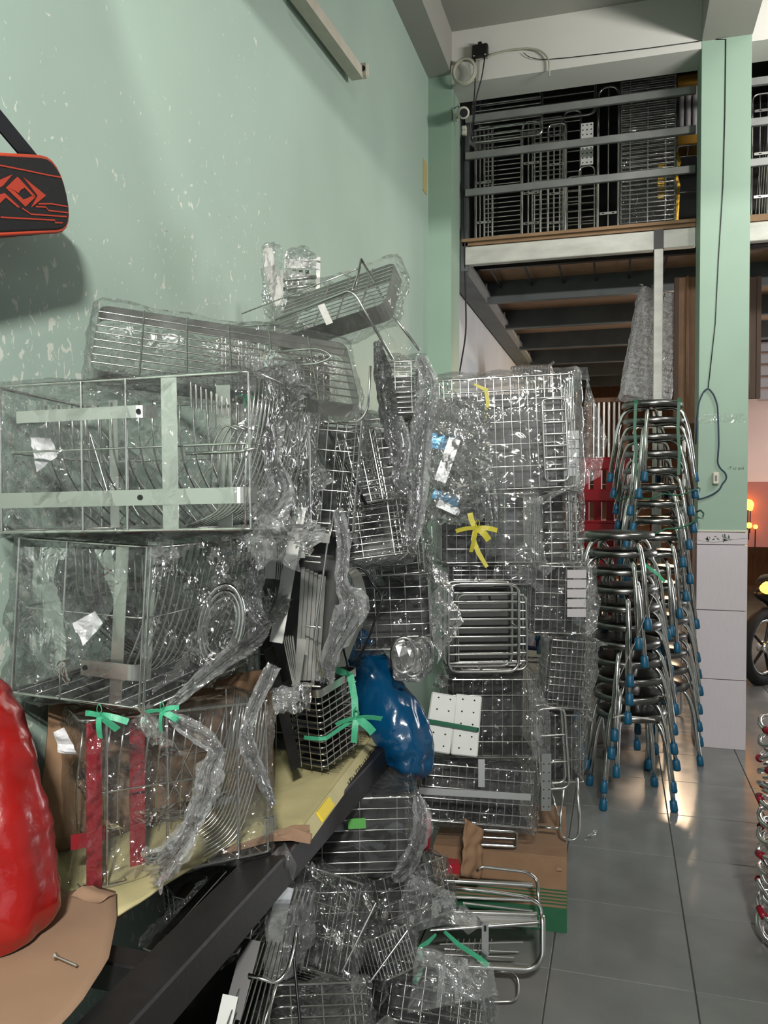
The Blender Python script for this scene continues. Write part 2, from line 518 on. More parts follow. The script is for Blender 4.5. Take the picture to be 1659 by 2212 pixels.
mat('fascia_paint', rgb(186, 186, 178), 0.5, 0.1, var=0.14, vscale=7, stretch=(1, 1, 3))
mat('plywood', rgb(140, 112, 84), 0.8, var=0.15, vscale=5, stretch=(1, 6, 1))
mat('concrete_white', rgb(218, 217, 211), 0.85, var=0.03, vscale=3, bump=0.03, bscale=60)
mat('ceiling_paint', rgb(158, 157, 150), 0.9, var=0.03, vscale=2)
mat('green_trim', rgb(150, 176, 158), 0.6, var=0.04, vscale=3, bump=0.03, bscale=40)
mat('white_plaster', rgb(196, 200, 200), 0.85, var=0.06, vscale=3)
mat('black_plastic', rgb(18, 18, 20), 0.4)
mat('cream_plastic', rgb(206, 204, 188), 0.45)
mat('cable_white', rgb(176, 176, 158), 0.5)
mat('cable_black', rgb(16, 18, 24), 0.5)
mat('cable_blue', rgb(30, 48, 74), 0.5)
mat('paper_tag', rgb(190, 170, 110), 0.8)
mat('lamp_cream', rgb(200, 194, 178), 0.5, var=0.08, vscale=12)
mat('bag_black', rgb(18, 19, 22), 0.65, bump=0.25, bscale=260)
mat('bag_strap', rgb(8, 16, 26), 0.7, bump=0.2, bscale=300)
mat('bag_orange', rgb(182, 66, 42), 0.5)
mat('bag_print', rgb(182, 56, 30), 0.5)
mat('pink_wall', rgb(226, 196, 184), 0.85, var=0.03, vscale=2)
mat('rose_wall', rgb(176, 110, 98), 0.8, var=0.05, vscale=2)
mat('wood_brown', rgb(122, 90, 66), 0.7, var=0.2, vscale=6, stretch=(6, 6, 1))
mat('wood_dark', rgb(80, 62, 50), 0.7, var=0.15, vscale=6, stretch=(6, 6, 1))
mat('red_chair', rgb(150, 22, 34), 0.4)
mat('blue_chair', rgb(44, 52, 96), 0.4)
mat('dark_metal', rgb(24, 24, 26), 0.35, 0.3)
mat('rubber', rgb(14, 14, 15), 0.8)
mat('amber_lens', rgb(255, 140, 20), 0.3, emit=(1.0, 0.42, 0.03, 1), estr=9)
mat('tile_white', rgb(206, 200, 204), 0.12, var=0.03, vscale=30, stretch=(8, 8, 0.6))
mat('tile_border', rgb(208, 200, 204), 0.12)
mat('leaf_print', rgb(86, 104, 92), 0.3)
mat('grout', rgb(70, 70, 68), 0.9)
mat('red_cap', rgb(130, 18, 34), 0.35)
mat('yellow_goods', rgb(164, 120, 36), 0.5)
mat('white_goods', rgb(170, 166, 168), 0.4)
mat('gold_foil', rgb(190, 150, 50), 0.25, 0.8, bump=0.3, bscale=40)
mat('blue_foil', rgb(90, 140, 170), 0.2, 0.6, bump=0.3, bscale=30)
mat('green_sticker', rgb(90, 160, 80), 0.5)
mat('ink', rgb(60, 70, 66), 0.8)

def wall_paint(name, base, chips=True):
    m = bpy.data.materials.new(name); m.use_nodes = True
    nt = m.node_tree; N = nt.nodes; L = nt.links; b = N['Principled BSDF']
    b.inputs['Roughness'].default_value = 0.55
    tc = N.new('ShaderNodeTexCoord')
    n = N.new('ShaderNodeTexNoise'); n.inputs['Scale'].default_value = 1.6; n.inputs['Detail'].default_value = 5
    L.new(tc.outputs['Object'], n.inputs['Vector'])
    r = N.new('ShaderNodeValToRGB'); r.color_ramp.elements[0].position = .3; r.color_ramp.elements[1].position = .72
    r.color_ramp.elements[0].color = tuple(c * .93 for c in base[:3]) + (1,); r.color_ramp.elements[1].color = tuple(min(1, c * 1.05) for c in base[:3]) + (1,)
    L.new(n.outputs['Fac'], r.inputs['Fac'])
    # flakes: short upright chips of missing paint, thicker in patches low on the wall
    mp = N.new('ShaderNodeMapping'); mp.inputs['Scale'].default_value = (1, 52, 32); mp.inputs['Rotation'].default_value = (0.16, 0, 0)
    L.new(tc.outputs['Object'], mp.inputs['Vector'])
    c1 = N.new('ShaderNodeTexNoise'); c1.inputs['Scale'].default_value = 1.0; c1.inputs['Detail'].default_value = 3.5; c1.inputs['Distortion'].default_value = 0.9
    L.new(mp.outputs['Vector'], c1.inputs['Vector'])
    pt = N.new('ShaderNodeTexNoise'); pt.inputs['Scale'].default_value = 1.9; pt.inputs['Detail'].default_value = 3
    L.new(tc.outputs['Object'], pt.inputs['Vector'])
    sx = N.new('ShaderNodeSeparateXYZ'); L.new(tc.outputs['Object'], sx.inputs[0])
    hz = N.new('ShaderNodeMapRange'); hz.inputs['From Min'].default_value = 1.75; hz.inputs['From Max'].default_value = 2.7
    hz.inputs['To Min'].default_value = 0.085; hz.inputs['To Max'].default_value = -0.02
    L.new(sx.outputs['Z'], hz.inputs['Value'])
    hy = N.new('ShaderNodeMapRange'); hy.inputs['From Min'].default_value = 2.4; hy.inputs['From Max'].default_value = 4.2
    hy.inputs['To Min'].default_value = 0.0; hy.inputs['To Max'].default_value = -0.12
    L.new(sx.outputs['Y'], hy.inputs['Value'])
    a1 = N.new('ShaderNodeMath'); a1.operation = 'ADD'; L.new(c1.outputs['Fac'], a1.inputs[0]); L.new(hz.outputs[0], a1.inputs[1])
    a3 = N.new('ShaderNodeMath'); a3.operation = 'ADD'; L.new(a1.outputs[0], a3.inputs[0]); L.new(hy.outputs[0], a3.inputs[1])
    a2 = N.new('ShaderNodeMath'); a2.operation = 'MULTIPLY_ADD'; a2.inputs[1].default_value = 0.22
    L.new(pt.outputs['Fac'], a2.inputs[0]); L.new(a3.outputs[0], a2.inputs[2])
    th = N.new('ShaderNodeMapRange'); th.inputs['From Min'].default_value = 0.80; th.inputs['From Max'].default_value = 0.815
    L.new(a2.outputs[0], th.inputs['Value'])
    mx = N.new('ShaderNodeMix'); mx.data_type = 'RGBA'
    mx.inputs[7].default_value = rgb(216, 222, 210)
    L.new(th.outputs[0], mx.inputs[0]); L.new(r.outputs['Color'], mx.inputs[6])
    # thin dark scuffs
    mp2 = N.new('ShaderNodeMapping'); mp2.inputs['Scale'].default_value = (1, 9, 40); mp2.inputs['Rotation'].default_value = (0.5, 0, 0)
    L.new(tc.outputs['Object'], mp2.inputs['Vector'])
    s1 = N.new('ShaderNodeTexNoise'); s1.inputs['Scale'].default_value = 1.0; s1.inputs['Detail'].default_value = 4; s1.inputs['Distortion'].default_value = 1.6
    L.new(mp2.outputs['Vector'], s1.inputs['Vector'])
    st = N.new('ShaderNodeMapRange'); st.inputs['From Min'].default_value = 0.735; st.inputs['From Max'].default_value = 0.77; st.inputs['To Max'].default_value = 0.45
    L.new(s1.outputs['Fac'], st.inputs['Value'])
    mx2 = N.new('ShaderNodeMix'); mx2.data_type = 'RGBA'; mx2.inputs[7].default_value = rgb(92, 112, 98)
    L.new(st.outputs[0], mx2.inputs[0]); L.new(mx.outputs[2], mx2.inputs[6])
    L.new(mx2.outputs[2], b.inputs['Base Color'])
    bp = N.new('ShaderNodeBump'); bp.inputs['Strength'].default_value = 0.25; bp.inputs['Distance'].default_value = 0.002; bp.invert = True
    L.new(th.outputs[0], bp.inputs['Height']); L.new(bp.outputs['Normal'], b.inputs['Normal'])
    MATS[name] = m
wall_paint('green_wall', rgb(172, 194, 181))

def tile_mat(name):
    m = bpy.data.materials.new(name); m.use_nodes = True
    nt = m.node_tree; N = nt.nodes; L = nt.links; b = N['Principled BSDF']
    tc = N.new('ShaderNodeTexCoord')
    n = N.new('ShaderNodeTexNoise'); n.inputs['Scale'].default_value = 5; n.inputs['Detail'].default_value = 6
    L.new(tc.outputs['Object'], n.inputs['Vector'])
    oi = N.new('ShaderNodeObjectInfo')
    r = N.new('ShaderNodeValToRGB'); r.color_ramp.elements[0].position = .3; r.color_ramp.elements[1].position = .7
    r.color_ramp.elements[0].color = rgb(112, 114, 112); r.color_ramp.elements[1].color = rgb(126, 128, 125)
    L.new(n.outputs['Fac'], r.inputs['Fac'])
    hv = N.new('ShaderNodeHueSaturation'); L.new(r.outputs['Color'], hv.inputs['Color'])
    mr = N.new('ShaderNodeMapRange'); mr.inputs['To Min'].default_value = .93; mr.inputs['To Max'].default_value = 1.07
    L.new(oi.outputs['Random'], mr.inputs['Value']); L.new(mr.outputs[0], hv.inputs['Value'])
    L.new(hv.outputs['Color'], b.inputs['Base Color'])
    n2 = N.new('ShaderNodeTexNoise'); n2.inputs['Scale'].default_value = 9; n2.inputs['Detail'].default_value = 6
    L.new(tc.outputs['Object'], n2.inputs['Vector'])
    m2 = N.new('ShaderNodeMapRange'); m2.inputs['To Min'].default_value = .10; m2.inputs['To Max'].default_value = .32
    L.new(n2.outputs['Fac'], m2.inputs['Value']); L.new(m2.outputs[0], b.inputs['Roughness'])
    MATS[name] = m
tile_mat('floor_tile')

mat('stool_shade_steel', (0.24, 0.24, 0.23, 1), 0.28, 1.0)  # seat steel darkened to stand in for shade inside the stacks
mat('milk_plastic', rgb(214, 214, 216), 0.3, bump=0.3, bscale=40)
mat('steel_dull', (0.26, 0.26, 0.245, 1), 0.45, 0.7, bump=0.05, bscale=60)
mat('strap_satin', (0.52, 0.52, 0.49, 1), 0.42, 0.55, var=0.08, vscale=20)
# ------------------------------------------------------------------ the room
XW = -1.182
def bx(name, lo, hi, material, parent=None, b=0.0, label=None):
    v, f = bev_box(lo, hi, b) if b else box_data(lo, hi)
    return structure(name, mesh(name, v, f), material, parent, label)

# floor: a dark bed with one raised tile per piece
floor = bx('floor', (XW, -3.0, -0.12), (4.6, 14.0, -0.004), 'grout')
TX, TY, X0, Y0 = 0.43, 0.468, 0.232, 2.556
tv, tf = bev_box((0.002, 0.002, -0.006), (TX - 0.002, TY - 0.002, 0.0), 0.0015)
tile_me = mesh('tile', tv, tf)
for i in range(-3, 9):
    for j in range(-2, 13):
        x = X0 + i * TX; y = Y0 + j * TY
        if x < XW: 
            continue
        obj('tile', tile_me, 'floor_tile', floor, Matrix.Translation((x, y, 0)))
# far and behind floor beyond the pieces that can be told apart
fv, ff = join(box_data((XW, Y0 - 2 * TY, -0.004), (X0 - 3 * TX, Y0 + 13 * TY, 0.0)), box_data((XW, Y0 + 13 * TY, -0.004), (4.6, 14.0, 0.0)), box_data((XW, -3.0, -0.004), (4.6, Y0 - 2 * TY, 0.0)))
structure('floor_beyond', mesh('floor_beyond', fv, ff), 'floor_tile', floor)

bx('wall_left', (XW - 0.15, -3.0, 0), (XW, 5.35, 4.42), 'green_wall')
wl = bx('wall_left_rear', (XW - 0.15, 5.35, 0), (XW, 14.0, 6.0), 'white_plaster')
bx('column_left', (XW, 5.077, 0), (-1.03, 5.35, 4.15), 'green_trim')
bx('column_left_rear', (XW, 10.6, 0), (-1.0, 10.9, 3.2), 'green_trim')
bx('beam_left', (XW, -3.0, 4.15), (-1.03, 5.08, 4.42), 'ceiling_paint')
bx('beam_cross', (XW, 5.08, 4.09), (4.6, 5.33, 4.42), 'concrete_white')
bx('beam_right', (0.45, -3.0, 4.13), (0.722, 5.08, 4.42), 'ceiling_paint')
bx('ceiling', (XW, -3.0, 4.42), (4.6, 5.33, 4.55), 'ceiling_paint')
bx('ceiling_front_loft', (XW, -3.0, 3.06), (4.6, 1.35, 3.2), 'ceiling_paint')
bx('ceiling_rear', (XW, 5.33, 5.2), (4.6, 14.0, 5.3), 'ceiling_paint')
bx('wall_rear', (XW, 13.6, 0), (4.6, 13.75, 6.0), 'wood_brown')
bx('wall_right', (4.6, -3.0, 0), (4.75, 14.0, 6.0), 'white_plaster')
# pink partition with a rose lower band, seen right of the column
pw = bx('wall_partition', (1.1, 9.0, 1.62), (4.6, 9.12, 3.0), 'pink_wall')
bx('lower_band', (1.1, 9.0, 0.95), (4.6, 9.12, 1.62), 'rose_wall', pw)

# tiled column
colm = bx('column', (0.451, 5.077, 1.285), (0.719, 5.35, 4.13), 'green_trim')
core = bx('column_core', (0.458, 5.087, 0.0), (0.712, 5.343, 1.285), 'grout', colm)
for z0, z1, nm, mt in ((0.0, 0.405, 'tile', 'tile_white'), (0.409, 0.812, 'tile', 'tile_white'), (0.816, 1.198, 'tile', 'tile_white'), (1.202, 1.272, 'border_tile', 'tile_border')):
    for lo, hi in (((0.447, 5.074), (0.723, 5.087)), ((0.447, 5.343), (0.723, 5.356)), ((0.447, 5.087), (0.458, 5.343)), ((0.712, 5.087), (0.723, 5.343))):
        bx(nm, (lo[0], lo[1], z0), (hi[0], hi[1], z1), mt, colm, 0.0015)
bx('ledge', (0.445, 5.070, 1.274), (0.725, 5.358, 1.286), 'cream_plastic', colm, 0.003)
# printed leaves on the border tile
def leaf(c, ang, s):
    c = Vector(c); d = Vector((math.cos(ang), 0, math.sin(ang))); n = Vector((-math.sin(ang), 0, math.cos(ang)))
    pts = [c, c + d * s * .3 + n * s * .18, c + d * s * .65 + n * s * .16, c + d * s, c + d * s * .65 - n * s * .16, c + d * s * .3 - n * s * .18]
    return [tuple(p) for p in pts], [(0, 5, 4, 3, 2, 1)]
rs = random.Random(4)
lv = []
for cx_, n_, sp in ((0.508, 7, .010), (0.545, 4, .012), (0.608, 16, .020)):
    for k in range(n_):
        lv.append(leaf((cx_ + rs.uniform(-sp, sp), 5.0735, 1.238 + rs.uniform(-.014, .016)), rs.uniform(0, 6.28), rs.uniform(.014, .024)))
v, f = join(*lv)
structure('printed_leaves', mesh('printed_leaves', v, f), 'leaf_print', colm)
bt = [Vector((0.45 + 0.27 * t, 5.0738, 1.226 - 0.012 * math.sin(t * 5))) for t in [k / 14 for k in range(15)]]
v, f = tube_data(bt, 0.0008, 5); structure('printed_vine', mesh('printed_vine', v, f), 'leaf_print', colm)
# faint handwriting on the column
text_mesh('handwriting', '-T cc qu\u00e0', 0.024, 'ink', colm, Matrix.Translation((0.608, 5.0763, 1.640)) @ Matrix.Rotation(PI / 2, 4, 'X'), 0.3)

# ------------------------------------------------------------------ loft (mezzanine)
loft = bx('loft_deck', (-1.02, 5.40, 3.165), (4.6, 12.5, 3.205), 'plywood')
loft['kind'] = 'structure'; loft['label'] = 'plywood loft deck on grey steel joists'
fas = bx('front_beam', (-1.0, 5.385, 3.035), (0.205, 5.44, 3.155), 'fascia_paint', loft, 0.004)
bx('front_beam', (0.262, 5.385, 3.04), (0.452, 5.44, 3.155), 'fascia_paint', loft, 0.004)
bx('front_beam', (0.722, 5.385, 3.04), (4.6, 5.44, 3.155), 'fascia_paint', loft, 0.004)
bx('side_beam', (-1.17, 5.44, 3.03), (-1.02, 10.6, 3.165), 'galv_dark', loft)
bx('side_angle', (-1.02, 5.44, 3.03), (-0.97, 10.6, 3.06), 'galv', loft)
for y in (6.35, 7.4, 8.5, 9.55, 10.65, 11.7):
    bx('joist', (-1.0, y, 3.0), (4.6, y + 0.06, 3.165), 'galv_dark', loft)
bx('joist', (-1.0, 5.72, 3.09), (4.6, 5.76, 3.165), 'black_steel', loft)
for k in range(9):
    bx('cross_bar', (-0.9 + 0.24 * k, 5.44, 3.11), (-0.885 + 0.24 * k, 6.35, 3.125), 'black_steel', loft)
bx('deck_edge', (-1.02, 5.37, 3.185), (0.45, 5.40, 3.205), 'plywood', loft)
bx('prop_post', (0.207, 5.385, 0.0), (0.262, 5.44, 3.04), 'fascia_paint', loft, 0.003)
bx('beam_bracket', (0.205, 5.40, 3.03), (0.262, 5.44, 3.165), 'black_steel', loft)
bx('end_post', (-1.03, 5.40, 3.0), (-0.985, 5.45, 4.06), 'galv_dark', loft)
railing = thing('loft_railing', 'three grey steel rails closing the loft front left of the column', 'railing')
for z in (4.0, 3.757, 3.513):
    obj('rail', mesh('rail', *bev_box((-1.0, 5.375, z - 0.024), (0.447, 5.40, z + 0.024), 0.003)), 'galv', railing)
railing2 = thing('loft_railing', 'short visible stretch of grey loft rails right of the column', 'railing')
for z in (4.0, 3.757, 3.513):
    obj('rail', mesh('rail', *bev_box((0.722, 5.375, z - 0.024), (4.4, 5.40, z + 0.024), 0.003)), 'galv', railing2)
# ------------------------------------------------------------------ builders for racks and baskets
def ring_pts(x0, x1, y0, y1, z, r=0.02):
    return rounded([(x0, y0, z), (x1, y0, z), (x1, y1, z), (x0, y1, z)], r, 4, True)
def ring(parent, x0, x1, y0, y1, z, r, cr=0.02, name='ring', material='chrome', seg=6):
    v, f = tube_data(ring_pts(x0, x1, y0, y1, z, cr), r, seg, True)
    return obj(name, mesh(name, v, f, True), material, parent)

def basket(name, label, cat, A, B, C, D, nlong=7, ncross=5, levels=2, nvert=6, r_rim=0.003, r=0.0017,
           strap=0.0, group=None, seed=1, film=True, material='chrome', wrapkw=None, taper=0.0, cr=0.02, bottom=True, tray=True, nflap=3):
    """wire basket: rim, side rings, side wires, floor wires, film round it"""
    M, w, h = frame3(A, B, C)
    t = thing(name, label, cat, M, group)
    if strap:
        pts = ring_pts(0, w, 0, D, h - strap / 2, cr); pts.append(pts[0])
        v, f = strip_data(pts, strap, 0.0015, (0, 0, 1)); obj('rim_strap', mesh('rim_strap', v, f), 'steel_strap', t)
    else:
        ring(t, 0, w, 0, D, h, r_rim, cr, 'rim', material, 8)
    for k in range(levels):
        z = h * k / max(1, levels); s = taper * (1 - z / h)
        ring(t, s * w, w - s * w, s * D, D - s * D, z, r if k else r * 1.3, cr, 'ring', material)
    s = taper
    if bottom:
        for k in range(nlong):
            y = D * (s + (1 - 2 * s) * (k + 0.5) / nlong)
            wire(t, (s * w, y, 0), (w - s * w, y, 0), r, material)
        for k in range(ncross):
            x = w * (s + (1 - 2 * s) * (k + 0.5) / ncross)
            wire(t, (x, s * D, -r), (x, D - s * D, -r), r, material)
    for k in range(nvert):
        q = (k + 0.5) / nvert
        wire(t, (w * (s + (1 - 2 * s) * q), s * D, 0), (w * q, 0, h), r, material)
        wire(t, (w * (s + (1 - 2 * s) * q), D - s * D, 0), (w * q, D, h), r, material)
    nv2 = max(2, int(nvert * D / max(w, 0.05)))
    nv2 = min(nv2, 8)
    for k in range(nv2):
        q = (k + 0.5) / nv2
        wire(t, (s * w, D * (s + (1 - 2 * s) * q), 0), (0, D * q, h), r, material)
        wire(t, (w - s * w, D * (s + (1 - 2 * s) * q), 0), (w, D * q, h), r, material)
    if tray:
        obj('shade_tray', mesh('shade_tray', *bev_box((.006, .01, .004), (w - .006, D - .006, .008), .001)), 'shade_steel', t)  # added dark tray, darkens the inside of the basket
        obj('shade_sheet', mesh('shade_sheet', *bev_box((.006, D - .012, .008), (w - .006, D - .008, h * .96), .001)), 'shade_steel', t)  # added dark sheet, paints the inner shade and blocks the view through
    if film:
        kw = dict(amp=0.007, freq=10, pad=0.012); kw.update(wrapkw or {})
        wrap(t, (0, 0, 0), (w, D, h), seed, **kw)
        flaps(t, w, D, h, seed, nflap, .07)
    return t, w, D, h

def tube_rack(name, label, cat, A, B, C, nrod, r_frame=0.007, r=0.004, cr=0.04, group=None, D=0.0, plates=0, ends=True, vertical=False, film=None, seed=3):
    """flat rack: one bent tube frame with parallel rods between its sides"""
    M, w, h = frame3(A, B, C)
    t = thing(name, label, cat, M, group)
    v, f = tube_data(rounded([(0, 0, 0), (w, 0, 0), (w, 0, h), (0, 0, h)], cr, 5, True), r_frame, 8, True)
    obj('frame', mesh('frame', v, f, True), 'chrome_tube', t)
    if D:
        v, f = tube_data(rounded([(0, D, 0), (w, D, 0), (w, D, h), (0, D, h)], cr, 5, True), r_frame, 8, True)
        obj('frame', mesh('frame', v, f, True), 'chrome_tube', t)
        for x, z in ((0, h * .5), (w, h * .5), (w * .5, 0), (w * .5, h)):
            wire(t, (x, 0, z), (x, D, z), r, 'chrome_tube', 'spacer')
    for k in range(nrod):
        q = (k + 1) / (nrod + 1)
        if vertical: wire(t, (w * q, 0, 0), (w * q, 0, h), r, 'chrome_tube', 'rod')
        else: wire(t, (0, 0, h * q), (w, 0, h * q), r, 'chrome_tube', 'rod')
    for k in range(plates):
        q = (k + 0.6) / plates
        pv, pf = bev_box((0.01, -0.012, h * q - 0.009), (w - 0.01, -0.009, h * q + 0.009), 0.001)
        pl = obj('bracket_plate', mesh('bracket_plate', pv, pf), 'steel_plate', t)
        for sx in (0.25, 0.75):
            hv, hf = box_data((w * sx - 0.008, -0.0128, h * q - 0.003), (w * sx + 0.008, -0.0122, h * q + 0.003))
            obj('slot', mesh('slot', hv, hf), 'hole', pl)
    if film:
        wrap(t, (0, -0.01, 0), (w, max(D, 0.02), h), seed, **film)
    return t, w, h

def hole_dots(parent, pts, r, normal, material='hole'):
    for p in pts:
        v, f = cyl_data(Vector(p), normal, r, r, 0.0008, 8)
        obj('hole', mesh('hole', v, f), material, parent)
# ------------------------------------------------------------------ stool stacks
def make_stool():
    t = thing('stool', 'stainless stool', 'stool')
    prof = [(0.0, .452), (.10, .451), (.150, .448), (.163, .441), (.166, .434), (.166, .416), (.160, .414), (.158, .43), (.10, .436), (.0, .437)]
    V, F = [], []; seg = 28
    for r, z in prof:
        for k in range(seg):
            a = 2 * PI * k / seg; V.append((r * math.cos(a), r * math.sin(a), z))
    for i in range(len(prof) - 1):
        for k in range(seg):
            k2 = (k + 1) % seg
            F.append((i * seg + k, i * seg + k2, (i + 1) * seg + k2, (i + 1) * seg + k))
    obj('seat', mesh('seat', V, F, True), 'stool_shade_steel', t)
    path = rounded([(0.02, 0, .415), (.150, 0, .415), (.192, 0, .30), (.232, 0, .02)], .09, 7)
    lv, lf = tube_data(path, .0115, 8); lme = mesh('leg', lv, lf, True)
    cv, cf = tube_data([(.2265, 0, .052), (.2275, 0, .048), (.233, 0, .008), (.2335, 0, .0)], 0, 10, False, [.0145, .0175, .019, .016])
    cme = mesh('foot_cap', cv, cf, True)
    for k in range(4):
        l = obj('leg', lme, 'chrome_tube', t, Matrix.Rotation(PI / 2 * k + PI / 4, 4, 'Z'))
        obj('foot_cap', cme, 'cap_blue', l)
    return t
def copy_tree(o, parent=None):
    c = o.copy(); COL.objects.link(c); c.parent = parent
    if parent is not None: c.matrix_parent_inverse = o.matrix_parent_inverse.copy()
    for ch in list(o.children):
        copy_tree(ch, c)
    return c
stool0 = make_stool()
ORD = ['lowest', 'second', 'third', 'fourth', 'fifth', 'sixth', 'seventh', 'eighth', 'ninth', 'tenth', 'eleventh', 'twelfth', 'thirteenth', 'fourteenth', 'fifteenth', 'sixteenth', 'seventeenth', 'eighteenth', 'topmost']
first = True
def stack(n, base, step, a0, da, lean, txt, group):
    global first
    for k in range(n):
        s = stool0 if first else copy_tree(stool0)
        first = False
        jr = random.Random(k * 7 + n)
        s.location = (base[0] + lean[0] * k + (jr.uniform(-.007, .007) if k else 0), base[1] + lean[1] * k + (jr.uniform(-.007, .007) if k else 0), step * k)
        s.rotation_euler = (0, 0, math.radians(a0 + da * k + (jr.uniform(-9, 9) if k else 0)))
        o = ORD[k] if k < n - 1 else 'topmost'
        s['label'] = 'round stainless stool with blue leg caps, %s of the %s' % (o, txt)
        s['group'] = group
stack(11, (0.065, 4.12), 0.087, 13, 6.5, (-0.006, -0.004), 'short front stack', 'stools in the front stack')
stack(18, (0.22, 4.78), 0.092, 30, 5.0, (-0.002, 0), 'tall stack beside the column', 'stools in the tall stack')
stack(10, (-0.22, 4.85), 0.09, 0, 6, (0, 0), 'half hidden rear stack', 'stools in the hidden rear stack')
# cords and straps tied round the stacks
def loop_cord(name, label, c, r, z, tilt, rad, material, n=22, group=None):
    pts = [Vector((c[0] + r * math.cos(2 * PI * k / n), c[1] + r * math.sin(2 * PI * k / n), z + tilt * math.sin(2 * PI * k / n + 1) + 0.012 * math.sin(k * 2.3))) for k in range(n)]
    o = tube(name, pts, rad, material, None, 6, True); tag(o, label, 'cord', group); return o
loop_cord('green_tie', 'green cord looped round the legs of the tall stool stack, higher one', (0.20, 4.78), 0.235, 1.50, 0.03, 0.004, 'green_cord')
loop_cord('green_tie', 'green cord looped round the tall stool stack, lower slanting one', (0.21, 4.78), 0.245, 1.33, 0.07, 0.005, 'green_cord')
for nm, du in (('left', -0.085), ('right', 0.10)):
    lab = 'green ribbon hanging down the left side of the tallest stool' if du < 0 else 'green ribbon hanging down the right side of the tallest stool'
    x = 0.19 + du * 1.2
    o = strip('green_ribbon_tie', [(x, 4.62, 2.015), (x, 4.605, 1.99), (x - .005, 4.60, 1.85), (x + .004, 4.60, 1.72), (x, 4.60, 1.60)], 0.016, 0.001, (1, 0, 0), 'green_cord')
    tag(o, lab, 'ribbon')
o = strip('packing_strap', [P(1425, 1240, 3.75), P(1410, 1290, 3.72), P(1375, 1380, 3.70), P(1335, 1470, 3.72), P(1325, 1550, 3.72), P(1345, 1545, 3.72), P(1415, 1555, 3.74)], 0.012, 0.001, (0, 1, 0.2), 'white_band')
tag(o, 'pale packing strap dangling over the front stool stack', 'strap')
o = strip('green_ribbon_tie', [P(1385, 1212, 3.80), P(1400, 1225, 3.78), P(1420, 1240, 3.76), P(1436, 1257, 3.76)], 0.014, 0.001, (0, 0, 1), 'green_ribbon')
tag(o, 'bright green ribbon end on the front stool stack', 'ribbon')

# ------------------------------------------------------------------ goods on the loft
def loft_x(u, y): return PY(u, 300, y).x
ZD = 3.205
def lv3(u0, u1, v_top, y, z0=ZD + 0.008, v_bot=None):
    a = PY(u0, 400, y); b = PY(u1, 400, y); c = PY((u0 + u1) / 2, v_top, y)
    if v_bot is not None: z0 = PY((u0 + u1) / 2, v_bot, y).z
    return Vector((a.x, y, z0)), Vector((b.x, y, z0)), Vector((a.x, y, c.z))
LG = 'chrome racks stored on the loft'
def LR(u0, u1, vt, y, n, label, **k):
    k['r'] = k.get('r', .004) * 1.25; k['r_frame'] = k.get('r_frame', .007) * 1.3
    vb = k.pop('v_bot', None)
    A, B, C = lv3(u0, u1, vt, y, v_bot=vb)
    return tube_rack('tube_rack', label, 'rack', A, B, C, n, group=LG, **k)
LR(1028, 1064, 275, 5.60, 3, 'narrow upright tube frame at the far left end of the loft', vertical=True, plates=3, cr=.03, r=.005)
LR(1047, 1126, 285, 5.70, 24, 'chrome rack with many level rods behind the left loft frames', r=.0045, r_frame=.006, cr=.03)
LR(1128, 1168, 262, 5.58, 2, 'upright tube frame with slotted plates, second from loft left end', vertical=True, plates=4, cr=.05, r=.005)
LR(1150, 1215, 255, 5.72, 26, 'short rod rack shining between the upright loft frames', r=.005, r_frame=.005, cr=.02)
LR(1184, 1222, 268, 5.60, 2, 'upright tube frame with slotted plates at the middle of the loft', vertical=True, plates=4, cr=.03, r=.005)
LR(1218, 1254, 240, 5.66, 12, 'small rack with rounded corner beside the white perforated board', r=.004, r_frame=.006, cr=.04)
LR(1225, 1290, 380, 5.75, 9, 'low rod rack on the loft floor under the perforated board', r=.006, r_frame=.007, cr=.03)
LR(1292, 1336, 188, 5.60, 1, 'tall narrow tube frame with rounded foot beside the film wrapped panel', vertical=True, plates=4, cr=.07, r=.004)
LR(1035, 1285, 165, 5.66, 5, 'long wide chrome frame lying across the top of the loft racks', v_bot=262, r=.005, r_frame=.008, cr=.05)
LR(1018, 1170, 205, 5.52, 6, 'dark wide frame tucked under the top loft frame', v_bot=300, r=.005, r_frame=.007, cr=.04)
# added dark sheet standing in for the shade behind the loft goods
o = obj('loft_shade_sheet', mesh('loft_shade_sheet', *bev_box((-0.99, 6.35, ZD), (2.9, 6.55, 4.3), 0.01)), 'dark_metal')
tag(o, 'dark sheeting standing in for shade behind the loft racks', 'sheeting')
# perforated white board
A, B, C = lv3(1254, 1281, 265, 5.62, v_bot=356)
pbw = (B - A).length; pbh = C.z - A.z
pb = thing('perforated_board', 'white perforated board standing among the loft racks', 'board', Matrix.Translation(A))
obj('panel', mesh('panel', *bev_box((0, 0, 0), (pbw, .008, pbh), .002)), 'white_plate', pb)
hole_dots(pb, [(pbw * (i + .5) / 3, -.0009, pbh * (j + .5) / 9) for i in range(3) for j in range(9)], .005, (0, 1, 0))
sup = tube_rack('tube_rack', 'low chrome frame carrying the white perforated board on the loft', 'rack', Vector((A.x - .01, 5.63, ZD + .008)), Vector((B.x + .01, 5.63, ZD + .008)), Vector((A.x - .01, 5.63, A.z - .006)), 3, group=LG, r=.004, r_frame=.006)
# film wrapped panels
A, B, C = lv3(1342, 1458, 150, 5.56)
bt_, w_, d_, h_ = basket('wire_shelf', 'tall wire shelf panel wrapped in clear film beside the column', 'shelf panel', A, B, C, 0.10, nlong=2, ncross=3, levels=34, nvert=3, r=.0035, r_rim=.004, seed=31, tray=False, wrapkw=dict(amp=.008, freq=5, pad=.012, material='film'), cr=.01)
gf = obj('gold_insert', mesh('gold_insert', *bev_box((w_ * .68, d_ * .3, h_ * .20), (w_ * .82, d_ * .5, h_ * .42), .004)), 'gold_foil', bt_)
